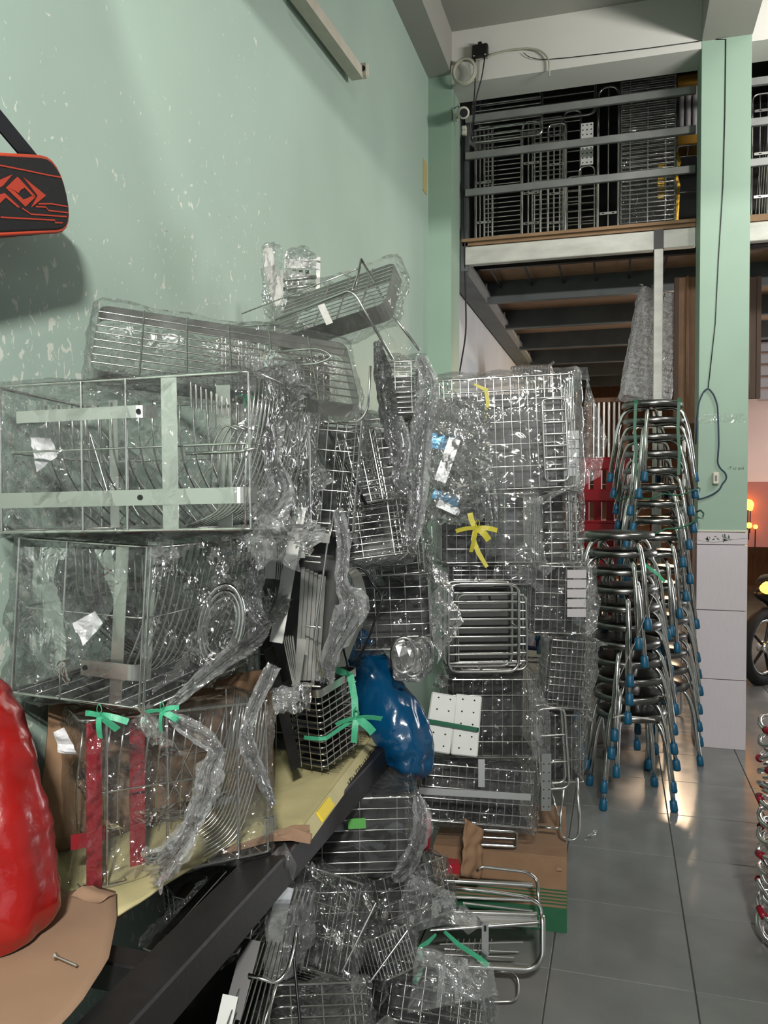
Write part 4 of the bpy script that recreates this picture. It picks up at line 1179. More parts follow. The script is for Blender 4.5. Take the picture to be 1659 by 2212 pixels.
# red bag
def lumpy(name, pts, radii, material, parent, seed, amp, freq, seg=56, sub=9, pleat=.05):
    pts = [Vector(p) for p in pts]
    fine, rad = [], []
    n = len(pts)
    for i in range(n - 1):
        for k in range(sub):
            t = k / sub
            p0, p1, p2, p3 = pts[max(i - 1, 0)], pts[i], pts[i + 1], pts[min(i + 2, n - 1)]
            fine.append(0.5 * ((2 * p1) + (p2 - p0) * t + (2 * p0 - 5 * p1 + 4 * p2 - p3) * t * t + (3 * p1 - p0 - 3 * p2 + p3) * t ** 3))
            tt = t * t * (3 - 2 * t)
            rad.append(radii[i] * (1 - tt) + radii[i + 1] * tt)
    fine.append(pts[-1]); rad.append(radii[-1])
    V, F = tube_data(fine, 0, seg, False, rad)
    V = np.array([tuple(v) for v in V]); c = np.repeat(np.array([tuple(p) for p in fine]), seg, axis=0)
    d = V - c; l = np.linalg.norm(d, axis=1)[:, None] + 1e-9
    h = crumple(V, seed, amp, freq)
    # long folds running down the sack
    ang = np.tile(np.arange(seg) / seg, len(fine)); row = np.repeat(np.arange(len(fine)) / len(fine), seg)
    rs_ = np.random.RandomState(seed); fold = np.zeros(len(V))
    for q in range(5):
        kk = rs_.randint(2, 9); fold += (tri_wave(ang * kk + rs_.rand() + row * rs_.uniform(-.8, .8)) - .5) * rs_.uniform(.4, 1) * (.5 + .5 * np.sin(row * rs_.uniform(3, 9) + rs_.rand() * 6))
    h = h + fold * pleat * np.linalg.norm(V - c, axis=1)
    lim = np.minimum(1, l[:, 0] / (np.max(radii) * .5))
    V = V + d / l * (h * lim)[:, None]
    return obj(name, mesh(name, V.tolist(), F, True), material, parent)
rbag = thing('red_bag', 'bright red plastic sack standing on the kraft paper', 'bag')
lumpy('sack', [P(20, 2052, 1.33), P(0, 2030, 1.33), P(-8, 1960, 1.33), P(-22, 1800, 1.34), P(-30, 1650, 1.36), P(-32, 1550, 1.37), P(-28, 1490, 1.38), P(-20, 1458, 1.38)],
      [.03, .075, .098, .094, .076, .062, .04, .012], 'red_plastic', rbag, 5, .0025, 16, pleat=.10)

# ------------------------------------------------------------------ wrapped dish racks on the table
def arcs(t, n, place, material='chrome'):
    """plate slots: curved rods, one object each"""
    me = None
    for k in range(n):
        pts = place(k)
        v, f = tube_data(rounded(pts, .08, 5), .0021, 6)
        obj('slot_wire', mesh('slot_wire', v, f, True), material, t)
def dish_rack(label, A, B, C, D, seed, vstraps, hstraps, vwires, narc, strapmat='steel_strap', wrapkw=None):
    M, w, h = frame3(A, B, C)
    t = thing('dish_rack', label, 'dish rack', M, 'wrapped dish racks stacked on the table')
    ring(t, 0, w, 0, D, 0, .0032, .03, 'rim', 'chrome_tube', 8); ring(t, 0, w, 0, D, h, .0032, .03, 'rim', 'chrome_tube', 8)
    ring(t, .012, w - .012, .012, D - .012, h * .55, .0022, .03, 'ring')
    for x, y in ((.012, 0), (w - .012, 0), (w - .012, D), (.012, D)):
        wire(t, (x, y, 0), (x, y, h), .0028, 'chrome_tube', 'upright')
    for q in vwires:
        wire(t, (w * q, -.003, 0), (w * q, -.003, h), .0027, 'chrome_tube', 'upright')
    for q, wd, y in vstraps:
        s_ = strip('strap', [(w * q, y, h * .99), (w * q, y, 0)], wd, .0016, (1, 0, 0), strapmat, t)
    for zq, x0, x1, wd in hstraps:
        s_ = strip('strap', [(w * x0, -.006, h * zq), (w * x1 - .02, -.006, h * zq), (w * x1, .02, h * zq)], wd, .0016, (0, 0, 1), strapmat, t, round_r=.012)
        for hx in (.58,):
            v, f = cyl_data((w * hx, -.0085, h * zq), (0, 1, 0), .005, .005, .0006, 10); obj('bolt_hole', mesh('bolt_hole', v, f), 'hole', s_)
    # side plate slots on the right side, the left side and the middle
    def side(k):
        y = D * (.05 + .9 * k / narc)
        return [(w - .003, y, h * .97), (w - .02, y, h * .55), (w - .07, y, h * .12), (w - .14, y, h * .02)]
    arcs(t, narc, side)
    def front(k):
        x = w * (.05 + .9 * k / narc)
        return [(x, D * .35, h * .92), (x - .012, D * .42, h * .5), (x, D * .62, h * .2), (x + .02, D * .8, h * .03)]
    arcs(t, narc, front)
    obj('shade_tray', mesh('shade_tray', *bev_box((.006, .01, -.002), (w - .006, D - .006, .002), .001)), 'shade_steel', t)  # added dark tray standing in for shade low in the rack
    for k in range(7): wire(t, (w * (k + .5) / 7, 0, .003), (w * (k + .5) / 7, D, .003), .0018)
    for k in range(9): wire(t, (0, D * (k + .5) / 9, 0), (w, D * (k + .5) / 9, 0), .0018)
    # crossed wires of the rear basket wall
    for k in range(8):
        wire(t, (w * k / 8, D - .02, .01), (w * min(1, (k + 2.5) / 8), D - .02, h * .8), .0016)
        wire(t, (w * k / 8, D - .024, .01), (w * max(0, (k - 2.5) / 8), D - .024, h * .8), .0016)
    kw = dict(amp=.009, freq=8, pad=.012, cell=.018); kw.update(wrapkw or {})
    wrap(t, (0, 0, 0), (w, D, h), seed, **kw)
    flaps(t, w, D, h, seed, 6, .10, (1,))
    return t, M, w, h
low, Ml, wl_, hl_ = dish_rack('lowest wrapped dish rack with red straps, standing on the carton', (175, 1925, 1.51), (590, 1838, 1.70), (170, 1560, 1.53), .26, 61,
    [(.06, .028, -.004), (.30, .03, .05)], [(.30, -.05, .12, .028)], [.12, .42, .8], 13, 'red_film_strap', dict(amp=.008))
mid, Mm, wm_, hm_ = dish_rack('middle wrapped dish rack with film gathered at its right end', (15, 1495, 1.57), (313, 1532, 1.50), (15, 1160, 1.57), .50, 62,
    [(.77, .026, .01), (.62, .022, .2)], [(.22, .55, .99, .03)], [.40, .995], 15, 'steel_strap', dict(amp=.010))
top_, Mt, wt_, ht_ = dish_rack('topmost wrapped dish rack with crossed shiny straps on its front', (-8, 1150, 1.50), (556, 1142, 1.385), (-8, 836, 1.50), .33, 63,
    [(.69, .030, -.003), (.80, .028, .10), (.24, .02, .2)], [(.215, -.02, .985, .028), (.78, .10, .62, .022)], [.355, .527], 16, 'steel_strap', dict(amp=.008))
# a bent loop and sprung rods at the right end of the top rack
def into(M, pts): 
    Mi_ = M.inverted(); return [Mi_ @ p for p in pts]
tube('side_loop', into(Mt, [P(402, 980, 1.42), P(520, 975, 1.38), P(553, 968, 1.37)]), .003, 'chrome_tube', top_, 8)
tube('side_loop', into(Mt, [P(530, 1140, 1.39), P(532, 990, 1.40), P(548, 860, 1.42)]), .0028, 'chrome_tube', top_, 8)
for k in range(6):
    u0 = 455 + 16 * k
    tube('spring_rod', into(Mt, rounded([P(u0, 1060, 1.48), P(u0 + 4, 960, 1.49), P(u0 + 30, 915, 1.49), P(u0 + 62, 930, 1.48)], .06, 5)), .0022, 'chrome', top_, 6)
for k in range(8):
    wire(top_, Mt.inverted() @ P(412 + 11 * k, 826 + 5 * k, 1.5), Mt.inverted() @ P(414 + 11 * k, 880 + 3 * k, 1.5), .0022)
cbk = thing('carton_sheet', 'brown carton sheet standing behind the lowest dish rack', 'cardboard')
sheet('sheet', [(-1.13, 1.36, .76), (-.83, 1.86, .76), (-.83, 1.86, 1.06), (-1.13, 1.40, 1.06)], 10, 8, 4, .003, 6, 'carton', cbk, True, .005)
for host, Mh, pts_ in ((top_, Mt, ((62, 930, 1.53), (100, 915, 1.53), (122, 985, 1.53), (80, 1020, 1.53))), (mid, Mm, ((160, 1345, 1.52), (205, 1320, 1.52), (225, 1345, 1.52), (180, 1395, 1.52))), (low, Ml, ((118, 1580, 1.53), (140, 1570, 1.53), (165, 1635, 1.53), (125, 1625, 1.53)))):
    sheet('fitting_bag', into(Mh, [P(*p) for p in pts_]), 8, 8, 5, .004, 26, 'milk_plastic', host, False)
# gathered film and loose ends
twist(mid, into(Mm, [P(600, 1300, 1.86), P(575, 1345, 1.74), P(545, 1385, 1.64), P(480, 1430, 1.55), P(420, 1480, 1.5), P(365, 1530, 1.49)]), [.05, .018, .03, .022, .016, .012], 71)
twist(mid, into(Mm, [P(570, 1350, 1.70), P(545, 1300, 1.70), P(555, 1240, 1.70), P(560, 1180, 1.72)]), [.016, .03, .022, .016], 72)
twist(low, into(Ml, [P(362, 1542, 1.48), P(400, 1570, 1.47), P(450, 1600, 1.47), P(478, 1628, 1.47)]), [.008, .02, .024, .012], 73)
twist(low, into(Ml, [P(478, 1620, 1.47), P(455, 1660, 1.46), P(440, 1720, 1.45), P(415, 1780, 1.44), P(370, 1850, 1.43), P(330, 1880, 1.43)]), [.012, .03, .03, .024, .035, .05], 74)
twist(low, into(Ml, [P(590, 1440, 1.66), P(560, 1500, 1.62), P(535, 1570, 1.58), P(540, 1620, 1.57), P(590, 1740, 1.60)]), [.02, .018, .016, .022, .008], 75)
twist(top_, into(Mt, [P(620, 850, 1.6), P(585, 920, 1.5), P(590, 1000, 1.45), P(605, 1060, 1.45), P(560, 1130, 1.42)]), [.05, .03, .022, .035, .05], 76)
sheet('film_flap', into(Mt, [P(545, 1090, 1.40), P(608, 1060, 1.46), P(622, 1135, 1.46), P(556, 1146, 1.40)]), 14, 10, 8, .004, 22, 'film_bright', top_)
# tall oval bands at the right end of the middle rack
for k, (rr, dd) in enumerate(((.052, 1.60), (.044, 1.63), (.036, 1.68))):
    pts = [P(478 + rr * 900 * math.cos(a_) + 10 * math.sin(a_), 1352 - rr * 1700 * math.sin(a_), dd) for a_ in [2 * PI * j / 28 for j in range(28)]]
    tube('oval_loop', into(Mm, pts), .0045, 'chrome_tube', mid, 8, True)
# green ribbons tied on the racks
for c, s, sd, lab in (((215, 1545, 1.47), .045, 1, 'green plastic ribbon knotted at the lowest rack near the red bag'), ((350, 1535, 1.47), .035, 2, 'green plastic ribbon under the corner of the middle rack')):
    t = thing('ribbon_knot', lab, 'ribbon'); bow('ribbon', t, P(*c), RGT, UPV, -FWD, s, 'green_ribbon', sd)
t = thing('ribbon_knot', 'dark green ribbon scrap at the top of the uppermost dish rack', 'ribbon')
bow('ribbon', t, P(528, 856, 1.42), RGT, UPV, -FWD, .016, 'green_cord', 3)

# ------------------------------------------------------------------ shelf baskets on top of the racks
def tray(name, label, A, B, C, Hh, nlong, ncross, seed, film=True, wrapkw=None, group=None, strap=.03, flip=1, r=.0018):
    """flat wire shelf with a strap rim: grid in the A-B-C plane, rim standing off it by Hh"""
    M, w, h = frame3(A, B, C)
    t = thing(name, label, 'wire shelf', M, group)
    pts = rounded([(0, 0, 0), (w, 0, 0), (w, 0, h), (0, 0, h)], .025, 4, True); pts.append(pts[0])
    v, f = strip_data([p + Vector((0, flip * Hh / 2, 0)) for p in pts], Hh, .0016, (0, 1, 0)); obj('rim_strap', mesh('rim_strap', v, f), 'steel_strap', t)
    for k in range(nlong): wire(t, (0, 0, h * (k + 1) / (nlong + 1)), (w, 0, h * (k + 1) / (nlong + 1)), r)
    for k in range(ncross): wire(t, (w * (k + 1) / (ncross + 1), -r, 0), (w * (k + 1) / (ncross + 1), -r, h), r * 1.4, 'chrome', 'cross_wire')
    if film:
        kw = dict(amp=.006, freq=8, pad=.014); kw.update(wrapkw or {})
        wrap(t, (0, min(0, flip * Hh), 0), (w, max(0, flip * Hh), h), seed, **kw)
    return t, M, w, h
tr1, M1, w1, h1 = tray('shelf_basket', 'long wire shelf in crackly film lying across the uppermost dish rack', (195, 798, 1.55), (778, 876, 1.72), (240, 662, 1.72), .035, 8, 5, 81, r=.0016)
tube('end_handle', into(M1, rounded([P(800, 790, 1.71), P(796, 880, 1.73), P(778, 912, 1.73), P(728, 912, 1.74)], .03, 5)), .003, 'chrome_tube', tr1, 8)
tube('inner_loop', into(M1, rounded([P(570, 762, 1.76), P(690, 752, 1.74), P(722, 770, 1.73), P(690, 785, 1.74), P(600, 792, 1.76)], .03, 5)), .0025, 'chrome', tr1, 6)
tr2, M2, w2, h2 = tray('shelf_basket', 'tilted wire shelf with wall bracket behind the long film wrapped shelf', (585, 735, 2.15), (830, 655, 2.02), (530, 678, 2.35), .05, 9, 4, 82, wrapkw=dict(amp=.007, freq=7, pad=.02))
tube('leg_rod', into(M2, rounded([P(595, 690, 2.12), P(755, 628, 2.0), P(770, 640, 2.0), P(848, 776, 2.0)], .03, 4)), .0036, 'chrome_tube', tr2, 8)
tube('leg_rod', into(M2, [P(780, 560, 2.15), P(848, 680, 2.1), P(906, 756, 2.08)]), .0036, 'chrome_tube', tr2, 8)
tube('leg_rod', into(M2, [P(762, 627, 2.0), P(772, 600, 2.08), P(780, 560, 2.15)]), .0036, 'chrome_tube', tr2, 8)
tube('leg_rod', into(M2, [P(522, 678, 2.3), P(780, 578, 2.15)]), .002, 'chrome', tr2, 6)
pv = strip('wall_bracket', into(M2, [P(693, 658, 2.0), P(712, 700, 2.0)]), .018, .002, (.8, .6, .2), 'steel_dull', tr2)
sheet('film_drape', into(M2, [P(780, 562, 2.14), P(760, 640, 1.99), P(850, 790, 2.0), P(925, 800, 2.12)]), 22, 22, 4, .006, 10, 'film', tr2)
# bracket bundle leaning on the wall
bb = thing('bracket_bundle', 'film wrapped bundle of metal brackets propped against the wall', 'brackets', Matrix.Translation(P(625, 690, 2.45)))
def loc(u, v, d): return P(u, v, d) - P(625, 690, 2.45)
strip('bracket', [loc(578, 535, 2.45), loc(582, 575, 2.45), loc(605, 660, 2.44)], [.03, .036, .036], .004, RGT, 'steel_dull', bb)
strip('bracket', [loc(650, 560, 2.47), loc(650, 580, 2.47)], .10, .004, RGT, 'steel_dull', bb)
strip('bracket', [loc(688, 556, 2.46), loc(686, 660, 2.46)], .012, .004, RGT, 'steel_dull', bb)
for k in range(5):
    strip('bracket', [loc(608 + 14 * k, 585, 2.47 + .01 * k), loc(612 + 13 * k, 672, 2.46 + .01 * k)], .012, .012, RGT, 'chrome', bb)
for k in range(3):
    v, f = tube_data([loc(612, 606 + 18 * k, 2.455), loc(684, 598 + 18 * k, 2.46)], .006, 8); obj('barrel', mesh('barrel', v, f, True), 'chrome', bb)
wrap(bb, loc(566, 680, 2.43), loc(612, 538, 2.50), 84, pad=.002, amp=.006, freq=14, cell=.009, round_k=8, material='film')
wrap(bb, loc(614, 690, 2.43), loc(692, 556, 2.53), 86, pad=.003, amp=.006, freq=14, cell=.009, round_k=10, material='film')
sheet('film_flap', [loc(612, 560, 2.45), loc(640, 552, 2.45), loc(694, 556, 2.45), loc(690, 590, 2.45)], 12, 8, 5, .004, 30, 'film_bright', bb, False)
# ------------------------------------------------------------------ baskets piled at the far end of the table
BG = 'wire baskets piled between table and bundle'
def Bk(name, label, A, B, C, D, seed, **k):
    k.setdefault('group', BG)
    return basket(name, label, 'basket', A, B, C, D, seed=seed, **k)
m1 = Bk('wire_basket', 'narrow wire basket with a wide bent loop right of the uppermost dish rack', (618, 1030, 1.90), (676, 1012, 1.90), (640, 856, 1.90), .26, 91, levels=2, nvert=2, r_rim=.0032, r=.002, wrapkw=dict(amp=.010, freq=9, pad=.02, material='film'))
twist(m1[0], into(m1[0].matrix_basis, [P(590, 850, 1.75), P(640, 930, 1.75), P(620, 990, 1.75), P(560, 1000, 1.7)]), [.04, .02, .04, .03], 101)
m2 = Bk('wire_basket', 'wire basket with slanted frame in the middle of the basket pile', (762, 1088, 2.08), (845, 1073, 2.10), (735, 935, 2.12), .22, 92, levels=9, nvert=3, r=.0017, wrapkw=dict(amp=.007, freq=9), taper=.05)
tube('slanted_rod', into(m2[0].matrix_basis, [P(706, 925, 2.08), P(750, 1010, 2.07), P(791, 1090, 2.06)]), .0042, 'dark_metal', m2[0], 8)
m3 = Bk('wire_basket', 'wire basket with level front wires low in the basket pile', (752, 1210, 2.12), (886, 1192, 2.14), (788, 1040, 2.16), .25, 93, levels=11, nvert=2, r=.0018, r_rim=.003, wrapkw=dict(amp=.008, freq=9, pad=.02))
m3b = Bk('wire_basket', 'wire basket with level wires just right of the long film wrapped shelf', (838, 892, 2.30), (908, 890, 2.30), (830, 782, 2.30), .24, 94, levels=10, nvert=2, r=.002, wrapkw=dict(amp=.009, freq=8, pad=.02))
m8 = Bk('wire_basket', 'tall film wrapped basket at the right flank of the pile', (812, 1245, 2.42), (918, 1235, 2.42), (820, 905, 2.42), .24, 95, levels=16, nvert=4, r=.0018, wrapkw=dict(amp=.013, freq=8, pad=.022, material='film'))
m9 = Bk('wire_basket', 'low film wrapped basket above the blue bag', (765, 1405, 2.48), (930, 1400, 2.46), (770, 1245, 2.48), .22, 96, levels=6, nvert=5, r=.0018, wrapkw=dict(amp=.012, freq=8, pad=.02, gather=(0, 1, .3)))
m10 = Bk('wire_basket', 'dark film wrapped basket deep inside the middle of the pile', (640, 1140, 2.0), (760, 1150, 2.0), (640, 880, 2.0), .3, 97, levels=6, nvert=6, r=.0018, wrapkw=dict(amp=.012, freq=8, pad=.015))
# film bunched down the flank of the pile
for k, (pts, rad) in enumerate((
    (((815, 740, 1.72), (825, 800, 1.80), (832, 860, 1.9), (845, 930, 2.0), (855, 1000, 2.05)), (.012, .028, .03, .028, .02)),
    (((905, 770, 2.2), (925, 830, 2.2), (915, 900, 2.22), (905, 1000, 2.25), (900, 1090, 2.25), (885, 1180, 2.2)), (.02, .035, .04, .045, .04, .03)),
    (((860, 900, 2.1), (872, 960, 2.1), (862, 1030, 2.08), (880, 1060, 2.1)), (.015, .03, .03, .02)),
    (((730, 1100, 1.95), (742, 1170, 1.94), (738, 1260, 1.93), (760, 1310, 1.93), (720, 1400, 1.93), (700, 1470, 1.95)), (.016, .022, .02, .05, .028, .03)),
    (((620, 1040, 1.8), (600, 1080, 1.75), (580, 1130, 1.7)), (.03, .05, .03)),
    (((655, 880, 1.85), (640, 940, 1.84), (610, 985, 1.8), (575, 1010, 1.72)), (.02, .03, .028, .04)))):
    host = (tr1, m8[0], m2[0], m3[0], m1[0], m1[0])[k]
    twist(host, into(host.matrix_basis, [P(*p) for p in pts]), rad, 110 + k)
# strap framed rack standing left of the ribboned basket stack
sr = thing('strap_rack', 'rack of broad steel straps standing between dish racks and ribboned baskets', 'rack', Matrix.Translation(P(640, 1490, 1.95)))
oS = P(640, 1490, 1.95)
def ls(u, v, d): return P(u, v, d) - oS
strip('strap', [ls(648, 1095, 1.90), ls(596, 1388, 1.84)], .030, .002, RGT, 'strap_satin', sr)
st_ = strip('strap', [ls(560, 1148, 1.86), ls(645, 1155, 1.88), ls(712, 1163, 1.92)], .024, .002, UPV, 'strap_satin', sr)
v, f = cyl_data(ls(680, 1157, 1.905) - FWD * .003, FWD, .005, .005, .0012, 10); obj('bolt_hole', mesh('bolt_hole', v, f), 'hole', st_)
strip('strap', [ls(588, 1168, 1.93), ls(583, 1250, 1.93)], .026, .002, RGT, 'strap_satin', sr)
strip('strap', [ls(652, 1165, 1.95), ls(651, 1205, 1.95)], .018, .002, RGT, 'white_plate', sr)
for k in range(5):
    strip('strap', [ls(604 + 4 * k, 1166, 1.94 + .012 * k), ls(598 + 4 * k, 1252, 1.94 + .012 * k)], .012, .0014, FWD, 'strap_satin', sr)
    strip('strap', [ls(612 + 5 * k, 1375, 1.90 + .012 * k), ls(634 + 3 * k, 1480, 1.92 + .012 * k)], .016, .0014, FWD, 'strap_satin', sr)
strip('strap', [ls(652, 1380, 1.93), ls(642, 1480, 1.95)], [.022, .012], .002, RGT, 'strap_satin', sr)
tube('side_rod', [ls(722, 1105, 1.95), ls(706, 1180, 1.95), ls(680, 1380, 1.93), ls(694, 1460, 1.93)], .003, 'chrome_tube', sr, 8)
for v_ in (1128, 1200, 1212, 1352, 1480):
    wire(sr, ls(658 if v_ < 1400 else 630, v_, 1.97), ls(718 if v_ < 1200 else 692, v_ + 3, 1.97), .0026)
obj('shade_sheet', mesh('shade_sheet', *strip_data([ls(672, 1120, 2.16), ls(668, 1500, 2.16)], .20, .003, RGT)), 'shade_steel', sr)  # added dark sheet for the gloom behind the straps
for k in range(6):
    strip('strap', [ls(655 + 9 * k, 1225 + 4 * k, 2.02 + .014 * k), ls(640 + 9 * k, 1470, 2.02 + .014 * k)], .010, .0014, RGT + FWD * .5, 'strap_satin', sr)
strip('strap', [ls(580, 1400, 1.90), ls(640, 1660, 2.0)], [.03, .03], .002, RGT + FWD, 'black_steel', sr)
# curved strap handle beside the blue bag
ch = thing('curved_handle', 'bent steel band with wire loop above the ribboned basket stack', 'handle', Matrix.Translation(P(790, 1440, 2.05)))
oC = P(790, 1440, 2.05)
def lc(u, v, d): return P(u, v, d) - oC
strip('band', rounded([lc(742, 1215, 2.05), lc(770, 1240, 2.03), lc(782, 1290, 2.02), lc(778, 1330, 2.04), lc(735, 1440, 2.1)], .06, 5), .030, .002, RGT + FWD * .6, 'steel_strap', ch)
tube('wire_loop', rounded([lc(748, 1224, 2.05), lc(785, 1226, 2.05), lc(808, 1266, 2.05), lc(828, 1290, 2.03), lc(800, 1370, 2.03), lc(768, 1440, 2.05)], .02, 4), .0032, 'dark_metal', ch, 8)
wire(ch, lc(735, 1375, 2.07), lc(752, 1440, 2.07), .0032, 'dark_metal')
# nested baskets tied with green ribbon
M5, w5, h5 = frame3((705, 1668, 2.08), (786, 1605, 2.24), (705, 1490, 2.08))
D5 = .13
ns = 6
for k in range(ns):
    z0 = h5 * k / ns
    nm = 'lowest' if k == 0 else ('topmost' if k == ns - 1 else ORD[k])
    t = thing('nested_basket', 'shallow nested wire basket, %s of the stack tied with green ribbon' % nm, 'basket', M5 @ Matrix.Translation((0, 0, z0)), 'nested baskets under the green ribbon')
    hh_ = h5 / ns
    for j in range(2):
        e = .010 * (1 - (k * 2 + j) / (2 * ns))
        ring(t, e, w5 - e, e, D5 - e, hh_ * (j + .4) / 2, .0021, .016, 'ring')
    e = -.002
    if k == ns - 1:
        pts = ring_pts(0, w5, 0, D5, hh_, .016); pts.append(pts[0])
        v, f = strip_data(pts, .018, .0014, (0, 0, 1)); obj('rim_strap', mesh('rim_strap', v, f), 'steel_strap', t)
    for q in range(6):
        wire(t, (w5 * (q + .5) / 6, .004, 0), (w5 * (q + .5) / 6, .004, hh_), .0012); wire(t, (w5 * (q + .5) / 6, .004, .001), (w5 * (q + .5) / 6, D5 - .004, .001), .0012)
    for q in range(4):
        wire(t, (.004, D5 * (q + .5) / 4, 0), (.004, D5 * (q + .5) / 4, hh_), .0012)
    obj('shade_floor', mesh('shade_floor', *bev_box((.012, .012, .002), (w5 - .012, D5 - .012, .004), .0005)), 'shade_steel', t)  # added dark sheet, paints the shade between nested baskets
rbn = thing('green_ribbon_tie', 'green plastic ribbon tied in a bow round the nested baskets', 'ribbon')
strip('band', [P(715, 1443, 2.10), P(740, 1452, 2.12), P(757, 1458, 2.15), P(766, 1510, 2.14), P(768, 1555, 2.13)], .018, .0014, [RGT * .3 + UPV, RGT * .3 + UPV, RGT, RGT, RGT], 'green_ribbon', rbn)
strip('band', [P(657, 1593, 2.08), P(690, 1596, 2.05), P(705, 1594, 2.05), P(740, 1570, 2.10), P(768, 1553, 2.13)], .010, .0014, UPV, 'green_ribbon', rbn)
bow('ribbon', rbn, P(769, 1552, 2.11), RGT, UPV, -FWD, .062, 'green_ribbon', 5)

# blue plastic sack squeezed between table and floor pile
bbag = thing('blue_bag', 'glossy blue plastic sack hanging beside the table end', 'bag')
lumpy('sack', [P(752, 1350, 2.62), P(768, 1385, 2.60), P(790, 1440, 2.56), P(818, 1500, 2.52), P(850, 1555, 2.48), P(876, 1610, 2.46), P(884, 1650, 2.45), P(876, 1682, 2.45)],
      [.012, .05, .078, .086, .09, .086, .068, .02], 'blue_plastic', bbag, 8, .0022, 16, pleat=.11)

# chrome ladle-shaped hook plates in film
hk = thing('hook_plate', 'rounded chrome hook plates bunched in film right of the blue bag top', 'hooks', Matrix.Translation(P(880, 1440, 2.4)))
oH = P(880, 1440, 2.4)
for k, (u, v, d, ru, rv) in enumerate(((872, 1415, 2.38, 26, 38), (892, 1425, 2.42, 24, 36), (912, 1410, 2.44, 22, 34))):
    pts = [P(u + ru * math.cos(a_), v - rv * math.sin(a_), d) - oH for a_ in [2 * PI * j / 24 for j in range(24)]]
    vv, ff = tube_data(pts, .006, 8, True); obj('hook_ring', mesh('hook_ring', vv, ff, True), 'chrome_tube', hk)
    strip('hook_tongue', [P(u - 10, v - 30, d) - oH, P(u, v, d - .02) - oH, P(u + 12, v + 26, d) - oH], .03, .003, RGT, 'steel_plate', hk)
wrap(hk, P(846, 1472, 2.36) - oH, P(936, 1372, 2.50) - oH, 119, pad=.004, amp=.0045, freq=14, cell=.010, round_k=7, material='film_bright')

# ------------------------------------------------------------------ wrapped bundles standing behind the table
CG = 'wire goods stacked on the carton'
def Ck(name, label, A, B, C, D, seed, cat='basket', **k):
    k.setdefault('group', CG)
    return basket(name, label, cat, A, B, C, D, seed=seed, **k)
z1 = Ck('wire_basket', 'big film wrapped basket block on top of the bundle beside the stools', (958, 1062, 2.96), (1248, 1050, 2.92), (958, 822, 2.96), .34, 121, levels=5, nvert=16, r=.0022, r_rim=.004, wrapkw=dict(amp=.006, freq=5, pad=.03, material='film_smooth', cell=.018))
tube_rack('tube_rack', 'narrow rod frame inside the top film wrapped block', 'rack', (1178, 1040, 2.88), (1228, 1038, 2.88), (1178, 862, 2.88), 6, r_frame=.005, r=.005, cr=.02, group=CG)
gp = thing('plate_stack', 'stack of bright steel plates standing at the right of the top block', 'plates', Matrix.Translation(P(1236, 1035, 2.95)))
oG = P(1236, 1035, 2.95)
for k in range(5):
    obj('plate', mesh('plate', *strip_data([P(1236, 930 + 20 * k, 2.95 + .004 * k) - oG, P(1236, 948 + 20 * k, 2.95 + .004 * k) - oG], .05, .003, RGT)), 'steel_plate', gp)
z2 = Ck('wire_basket', 'film wrapped basket under the top block behind the yellow bow', (955, 1216, 2.92), (1165, 1214, 2.92), (955, 1068, 2.92), .30, 122, levels=5, nvert=10, r=.0018, wrapkw=dict(amp=.008, freq=6, pad=.018, material='film_smooth'))
z10 = Ck('wire_basket', 'upright narrow basket with thick level rods beside the stools', (1172, 1218, 3.02), (1252, 1216, 3.02), (1172, 1062, 3.02), .24, 123, levels=7, nvert=2, r=.004, r_rim=.004, wrapkw=dict(amp=.008, freq=8, pad=.02))
z2b = Ck('wire_basket', 'thin wire basket below the yellow bow, above the rod rack', (970, 1262, 2.95), (1150, 1262, 2.95), (970, 1222, 2.95), .28, 124, levels=4, nvert=10, r=.0016, wrapkw=dict(amp=.006, freq=7, pad=.012, material='film_smooth'))
z3 = Ck('wire_basket', 'wire basket holding pale plates at the right flank of the bundle', (1146, 1366, 2.98), (1276, 1370, 2.98), (1146, 1222, 2.98), .28, 125, levels=5, nvert=8, r=.0016, wrapkw=dict(amp=.007, freq=8, pad=.018))
for k in range(5):
    c0, c1 = P(1225, 1240 + 21 * k, 2.96), P(1266, 1240 + 21 * k, 2.96)
    Mi3 = z3[0].matrix_basis.inverted()
    obj('pale_plate', mesh('pale_plate', *strip_data([Mi3 @ c0, Mi3 @ c1], .030, .003, UPV)), 'white_goods', z3[0])
z4 = tube_rack('rod_rack', 'chrome rod rack with rounded corner in the middle of the bundle', 'rack', (968, 1452, 2.78), (1120, 1450, 2.80), (968, 1262, 2.78), 9, r_frame=.0062, r=.0042, cr=.04, group=CG, D=.10)
z4b = tube_rack('rod_rack', 'second chrome rod rack standing just behind the front rod rack', 'rack', (990, 1448, 2.92), (1138, 1446, 2.92), (990, 1285, 2.92), 8, r_frame=.0055, r=.004, cr=.03, group=CG, D=.08)
for z_ in (z4b,):
    obj('shade_sheet', mesh('shade_sheet', *bev_box((-.03, .085, -.01), (z_[1] - .01, .089, z_[2] + .02), .001)), 'shade_steel', z_[0])  # added dark sheet so the gaps between rods look shaded
z5 = Ck('wire_basket', 'fine grid wire basket below the plate basket beside the stools', (1176, 1526, 2.96), (1276, 1534, 2.96), (1170, 1380, 2.96), .14, 126, levels=9, nvert=9, r=.0017, wrapkw=dict(amp=.008, freq=9, pad=.012, material='film'))
z6 = Ck('wire_basket', 'film wrapped basket behind the white perforated plates', (968, 1636, 2.86), (1160, 1636, 2.86), (968, 1468, 2.86), .26, 127, levels=5, nvert=9, r=.0018, r_rim=.003, wrapkw=dict(amp=.010, freq=8, pad=.018))
